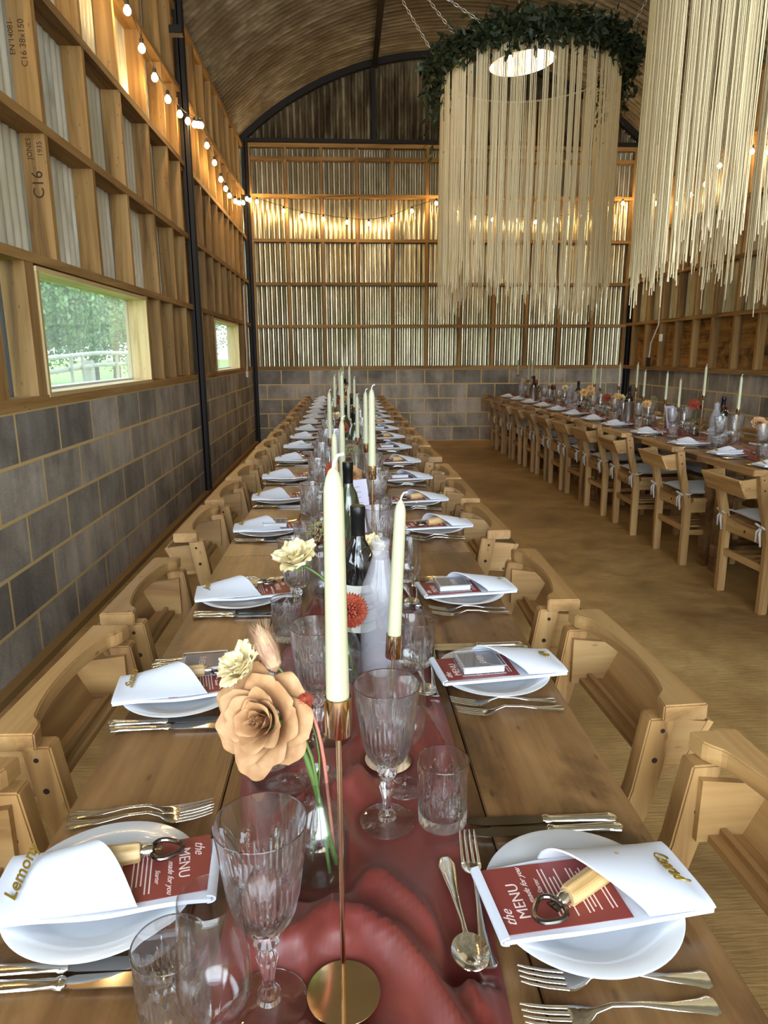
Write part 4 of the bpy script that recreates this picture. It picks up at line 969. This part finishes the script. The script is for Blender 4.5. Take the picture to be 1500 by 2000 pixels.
for i, (x, y, h) in enumerate(LC): candle(x, y, h, f'{ORD[i+2]} from the front of the long table')
RC = [(2.52, 4.30, .27), (2.58, 4.86, .325), (2.53, 5.12, .22), (2.49, 5.26, .27), (2.48, 5.64, .27), (2.58, 6.03, .325), (2.40+.13, 6.30, .325), (2.50, 6.85, .325), (2.66, 7.12, .27), (2.70, 7.45, .25), (2.56, 8.40, .25), (2.66, 8.95, .213), (2.54, 9.00, .213), (2.65, 9.56, .213), (2.53, 9.50, .27), (2.42+.1, 9.27, .325), (2.47+.06, 10.1, .325)]
for i, (x, y, h) in enumerate(RC): candle(x, y, h, f'{ORD[i]} from the front of the right-hand table')

# vases, bottles, coolers
vase_p = Proto(make_budvase()); swing_p = Proto(make_swing()); blk_p = Proto(make_wine(1)); grn_p = Proto(make_wine(0)); cool_p = Proto(make_cooler())
def stand(pr, x, y, label, cat, group, rad, rz=0, z=0): pr.put((x, y, TZ+RZ+z), rz, label, cat, group); FOOT.append((x, y, rad))
def vase(x, y, label): stand(vase_p, x, y, label, 'vase', 'clear glass bud vases', .042, rnd.uniform(0, 6)); return (x, y, TZ+RZ)
v = vase(-.040, .722, 'clear bud vase with the big caramel rose, front of the long table')
vx, vy, vz = v
flower('rose', .058, (vx+.020, vy+.005, vz+.010), (vx-.006, vy, vz+.135), (vx-.066, vy+.01, vz+.205), (-.38, -.80, .38), 'large caramel garden rose in the front bud vase', sr=.0035)
flower('lisi', .036, (vx+.012, vy-.01, vz+.010), (vx-.002, vy, vz+.135), (vx-.092, vy+.05, vz+.258), (-.6, -.3, .8), 'cream ruffled bloom behind the large caramel rose')
flower('bunny', .032, (vx-.010, vy+.012, vz+.010), (vx+.002, vy+.006, vz+.135), (vx-.058, vy+.045, vz+.280), (-.35, .1, 1), 'fluffy bunny tail standing over the large caramel rose', 'stem', .0012)
flower('dahlia', .010, (vx+.018, vy+.012, vz+.010), (vx+.010, vy, vz+.135), (vx-.012, vy+.01, vz+.228), (-.1, -.6, .8), 'small coral bud beside the large caramel rose', 'pinkstem', .0022)
v2 = vase(-.012, 1.235, 'clear bud vase holding the white bloom, behind the first candle')
flower('lisi', .046, (v2[0]+.02, v2[1], v2[2]+.01), (v2[0], v2[1], v2[2]+.135), (v2[0]-.085, v2[1]-.01, v2[2]+.258), (-.25, -.35, .9), 'white ruffled bloom leaning left above the second crystal goblet')
flower('dahlia', .034, (v2[0]-.02, v2[1]+.01, v2[2]+.01), (v2[0]+.004, v2[1], v2[2]+.135), (v2[0]+.014, v2[1]-.02, v2[2]+.152), (.3, -.92, .25), 'coral dahlia beside the black wine bottle')
stand(swing_p, .063, 1.262, 'frosted swing-top water bottle, front of the long table', 'bottle', 'swing-top water bottles', .046, .4)
stand(blk_p, .022, 1.395, 'black wine bottle with cream label, front of the long table', 'bottle', 'dark wine bottles', .042, .5)
v3 = vase(-.055, 1.70, 'clear bud vase with green umbel flower, long table')
flower('umbel', .038, (v3[0]+.01, v3[1], v3[2]+.01), (v3[0], v3[1], v3[2]+.135), (v3[0]-.02, v3[1], v3[2]+.19), (-.2, -.5, .85), 'dusty green umbel flower left of the first candle')
flower('burg', .028, (v3[0]-.01, v3[1], v3[2]+.01), (v3[0]+.005, v3[1], v3[2]+.135), (v3[0]+.03, v3[1]-.04, v3[2]+.150), (.2, -.8, .3), 'burgundy bloom under the green umbel flower')
v4 = vase(.060, 1.58, 'clear bud vase behind the black wine bottle')
flower('lisi', .034, (v4[0]+.01, v4[1], v4[2]+.01), (v4[0], v4[1], v4[2]+.135), (v4[0]-.005, v4[1]-.02, v4[2]+.18), (.1, -.7, .7), 'cream bloom peeping out behind the black wine bottle')
stand(grn_p, .004, 1.99, 'olive wine bottle standing behind the black one', 'bottle', 'dark wine bottles', .042)
stand(cool_p, .045, 3.60, 'brushed steel wine cooler on the long table', 'wine cooler', 'brushed steel wine coolers', .064)
stand(grn_p, .045, 3.60, 'olive wine bottle in the cooler on the long table', 'bottle', 'dark wine bottles', 0, z=.02)
v5 = vase(-.03, 2.62, 'clear bud vase with coral dahlia between the candles, long table')
flower('dahlia', .034, (v5[0], v5[1], v5[2]+.01), (v5[0], v5[1], v5[2]+.135), (v5[0]-.02, v5[1], v5[2]+.185), (0, -.8, .5), 'coral dahlia in the third bud vase of the long table')
flower('rose', .040, (v5[0]-.01, v5[1]+.01, v5[2]+.01), (v5[0]+.004, v5[1], v5[2]+.135), (v5[0]+.05, v5[1]-.02, v5[2]+.175), (.2, -.7, .6), 'caramel rose in the third bud vase of the long table')
v6 = vase(.040, 3.10, 'clear bud vase with brown umbel, middle of the long table')
flower('umbel', .045, (v6[0], v6[1], v6[2]+.01), (v6[0], v6[1], v6[2]+.135), (v6[0]-.02, v6[1], v6[2]+.205), (0, -.6, .8), 'brown umbel flower before the steel wine cooler')
fk = ['dahlia', 'peach', 'lisi', 'burg', 'umbel', 'rose']
COL = {'dahlia': 'coral dahlia', 'peach': 'peach stock bloom', 'lisi': 'cream ruffled bloom', 'burg': 'burgundy bloom', 'umbel': 'green umbel flower', 'rose': 'caramel rose'}
for i, (x, y) in enumerate(((.025, 4.12), (-.03, 5.0), (.03, 5.9), (-.03, 6.5), (.0, 7.15), (.03, 7.9), (-.03, 8.7), (.0, 9.4))):
    q = vase(x, y, f'clear bud vase, {ORD[i+5]} from the front of the long table')
    for k in range(2):
        kd = fk[(i*2+k) % 6]; dx = (-.035, .035)[k]
        flower(kd, .034, (q[0]-dx*.3, q[1], q[2]+.01), (q[0], q[1], q[2]+.135), (q[0]+dx, q[1]+(k-.5)*.03, q[2]+.19+.03*k), (dx*6, -.7, .6), f'{COL[kd]} in the {ORD[i+5]} bud vase of the long table')
for x, y, pr, lb in ((-.005, 4.30, grn_p, 'olive wine bottle far along the long table'), (.05, 5.2, blk_p, 'black wine bottle in the middle of the long table'), (.04, 6.35, swing_p, 'swing-top water bottle far down the long table'), (-.05, 7.35, blk_p, 'black wine bottle towards the back of the long table'), (.03, 8.1, swing_p, 'swing-top water bottle near the far end of the long table'), (-.0, 8.95, grn_p, 'olive wine bottle at the far end of the long table')):
    stand(pr, x, y, lb, 'bottle', 'dark wine bottles' if pr is not swing_p else 'swing-top water bottles', .042)
# table number cards
def card_stand(x, y, label, rz):
    root = empty('table_plan_card', (x, y, TZ+RZ), rz); tag(root, label, 'card')
    q = Matrix.Rotation(-.22, 4, 'X'); MB().box(-.05, .05, -.0006, .0006, .035, .215, mat=q).build('card', 'paper', root, smooth=0)
    MB().tube([(0, .006, .0), (0, .004, .05), (0, -.002, .06)], .0015, 6).build('clip_stand', 'gold', root); MB().lathe([(0, 0), (.018, 0), (.018, .003), (0, .003)], 24, cap=False).build('foot', 'gold', root)
    m = MB(); r = random.Random(3)
    for i in range(7): h = r.uniform(.015, .034); m.box(-h, h, -.0009, -.0007, .19-i*.018, .192-i*.018, mat=q)
    m.build('script_lines', 'grey', root, smooth=0); FOOT.append((x, y, .03))
card_stand(.045, 2.22, 'lilac white table card between bottle and candle, long table', .5)
card_stand(2.60, 5.33, 'lilac white table card on the right-hand table', .4)
card_stand(-.055, 3.85, 'lilac white table card further down the long table', .2)
# right-hand table centrepieces
stand(swing_p, 2.60, 4.70, 'frosted water bottle nearest the front on the right-hand table', 'bottle', 'swing-top water bottles', .046)
stand(blk_p, 2.70, 4.80, 'black wine bottle with cream label nearest on the right-hand table', 'bottle', 'dark wine bottles', .042, .5)
stand(cool_p, 2.66, 5.46, 'steel wine cooler nearest the front on the right-hand table', 'wine cooler', 'brushed steel wine coolers', .064)
stand(cool_p, 2.60, 6.22, 'steel wine cooler with dark bottle, second on the right-hand table', 'wine cooler', 'brushed steel wine coolers', .064)
stand(blk_p, 2.60, 6.22, 'dark bottle standing in the second cooler of the right-hand table', 'bottle', 'dark wine bottles', 0, z=.02)
stand(swing_p, 2.56, 7.75, 'clear swing-top bottle in the middle of the right-hand table', 'bottle', 'swing-top water bottles', .046)
stand(blk_p, 2.66, 7.80, 'black wine bottle in the middle of the right-hand table', 'bottle', 'dark wine bottles', .042)
stand(cool_p, 2.50, 8.98+.12, 'steel wine cooler far along the right-hand table', 'wine cooler', 'brushed steel wine coolers', .064)
stand(blk_p, 2.50, 8.98+.12, 'dark bottle in the far cooler of the right-hand table', 'bottle', 'dark wine bottles', 0, z=.02)
stand(swing_p, 2.50, 9.72, 'clear swing-top bottle near the back end of the right-hand table', 'bottle', 'swing-top water bottles', .046)
RV = [(2.60, 4.12, [('rose', .040, -.05, .20)]), (2.52, 4.52, [('burg', .016, .03, .26)]), (2.66, 5.10, [('dahlia', .042, -.03, .24), ('burg', .016, .04, .22)]), (2.60, 5.80, [('peach', .045, -.02, .20), ('umbel', .035, .05, .24)]), (2.62, 6.55, [('peach', .045, .0, .22), ('lisi', .04, .05, .20)]), (2.45+.12, 6.7, [('dahlia', .042, .0, .19)]), (2.58, 7.25, [('peach', .055, -.05, .22), ('peach', .05, .03, .26), ('peach', .04, .06, .20), ('umbel', .04, -.09, .21)]), (2.66, 8.2, [('lisi', .04, -.03, .22)]), (2.62, 8.65, [('burg', .035, .0, .20)]), (2.56, 9.25, [('dahlia', .04, .0, .24)]), (2.60, 9.95, [('peach', .04, -.03, .24), ('umbel', .03, .03, .22)])]
for i, (x, y, fl_) in enumerate(RV):
    q = vase(x, y, f'clear bud vase, {ORD[i]} from the front of the right-hand table')
    for k, (kd, R_, dx, hz) in enumerate(fl_):
        flower(kd, R_, (q[0]-dx*.2, q[1]+.004*k, q[2]+.01), (q[0], q[1], q[2]+.135), (q[0]+dx, q[1]-.02+.02*k, q[2]+hz), (dx*4-.1, -.8, .5), f'{COL[kd]}{["", " behind its neighbour", " at the top of the bunch", " low in the bunch"][k] if k else ""} in the {ORD[i]} bud vase, right-hand table')

# ------------------------------------------------------------------ silk runners
RIDGES = [([(-.10, .49), (-.075, .60), (-.035, .640), (.010, .640), (.045, .615), (.075, .56), (.100, .50), (.115, .43)], .030, .014),
          ([(-.01, .70), (.035, .705), (.070, .66), (.100, .60), (.120, .52)], .024, .013),
          ([(-.10, .80), (-.05, .86), (.00, .88), (.03, .95), (.02, 1.06), (.0, 1.16)], .028, .016),
          ([(.10, .97), (.115, 1.08), (.10, 1.2)], .022, .012), ([(-.08, 1.10), (-.03, 1.15), (-.005, 1.30)], .026, .014)]
def segd(x, y, a, b):
    dx, dy = b[0]-a[0], b[1]-a[1]; t = max(0, min(1, ((x-a[0])*dx+(y-a[1])*dy)/(dx*dx+dy*dy))); return math.hypot(x-a[0]-t*dx, y-a[1]-t*dy)
def runner(cx, y0, y1, seed, label, feet, hw0=.150, amp=.042):
    r = random.Random(seed); ph = [r.uniform(0, 6) for _ in range(12)]
    feet = [f for f in feet if abs(f[0]-cx) < .35]
    buckets = {}
    for f in feet:
        for k in range(int((f[1]-.2)*5), int((f[1]+.2)*5)+2): buckets.setdefault(k, []).append(f)
    NU, NV = 60, int((y1-y0)/.0095)
    def fn(u, v):
        y = y0+(y1-y0)*v; s_ = 2*u-1
        wob = .022*math.sin(2.1*y+ph[0])+.013*math.sin(5.3*y+ph[1])
        hw = hw0*(1+.10*math.sin(3.1*y+ph[2])+.05*math.sin(7.7*y+ph[3]))
        x = cx+.012+wob+hw*s_
        q = x-cx
        a = q*44+2.6*math.sin(1.9*y+ph[4])+1.6*math.sin(4.6*y+ph[5]+q*11)+.7*math.sin(10*y+q*25+ph[8])
        h = (1-abs(math.sin(a*.5+ph[9])))**1.25
        c_ = 7.0*y+q*22*math.sin(1.4*y+ph[6])+1.2*math.sin(3*y+q*14)+ph[7]
        h2 = (1-abs(math.sin(c_*.5)))**1.4
        z = amp*(.85*h*(.45+.55*math.sin(2.7*y+ph[10])**2)+.80*h2*(.4+.6*math.sin(2.2*y+q*7+ph[11])**2))
        for pl, hh, ww in RIDGES:
            if cx == 0 and y < 1.5:
                dm = min(segd(x, y, pl[i], pl[i+1]) for i in range(len(pl)-1)); z = max(z*.999, hh*math.exp(-(dm/ww/1.25)**1.25)+z*.25)
        edge = min(1, (1-abs(s_))/.14); z *= edge
        k = 1.0
        for (fx, fy, fr) in buckets.get(int(y*5), ()):
            d = math.hypot(x-fx, y-fy); k = min(k, max(0, (d-fr)/.022))
        k = k*k*(3-2*k) if k < 1 else 1
        for (lx, ly) in LAID:
            if abs(x-lx) < .03 and abs(y-ly) < .10: k = min(k, max(.0, (abs(x-lx)-.012)/.018))
        return (x, y, TZ+.0012+z*k)
    m = MB(); m.grid(fn, NU, NV)
    o = m.build('silk_runner', 'runner', smooth=180, fix=False); tag(o, label, 'table runner'); return o
LAID = [(RP[i][0]-s_, RP[i][1]+.0) for i in range(10) for s_ in (.150, .120)]+[(LP[i][0]+s_, LP[i][1]) for i in range(1, 10) for s_ in (.150, .120)]
runner(0, .10, 10.18, 5, 'rust red silk runner rumpled along the long central table', FOOT)
runner(2.59, 2.1, 10.18, 9, 'rust red silk runner along the right-hand table', FOOT)
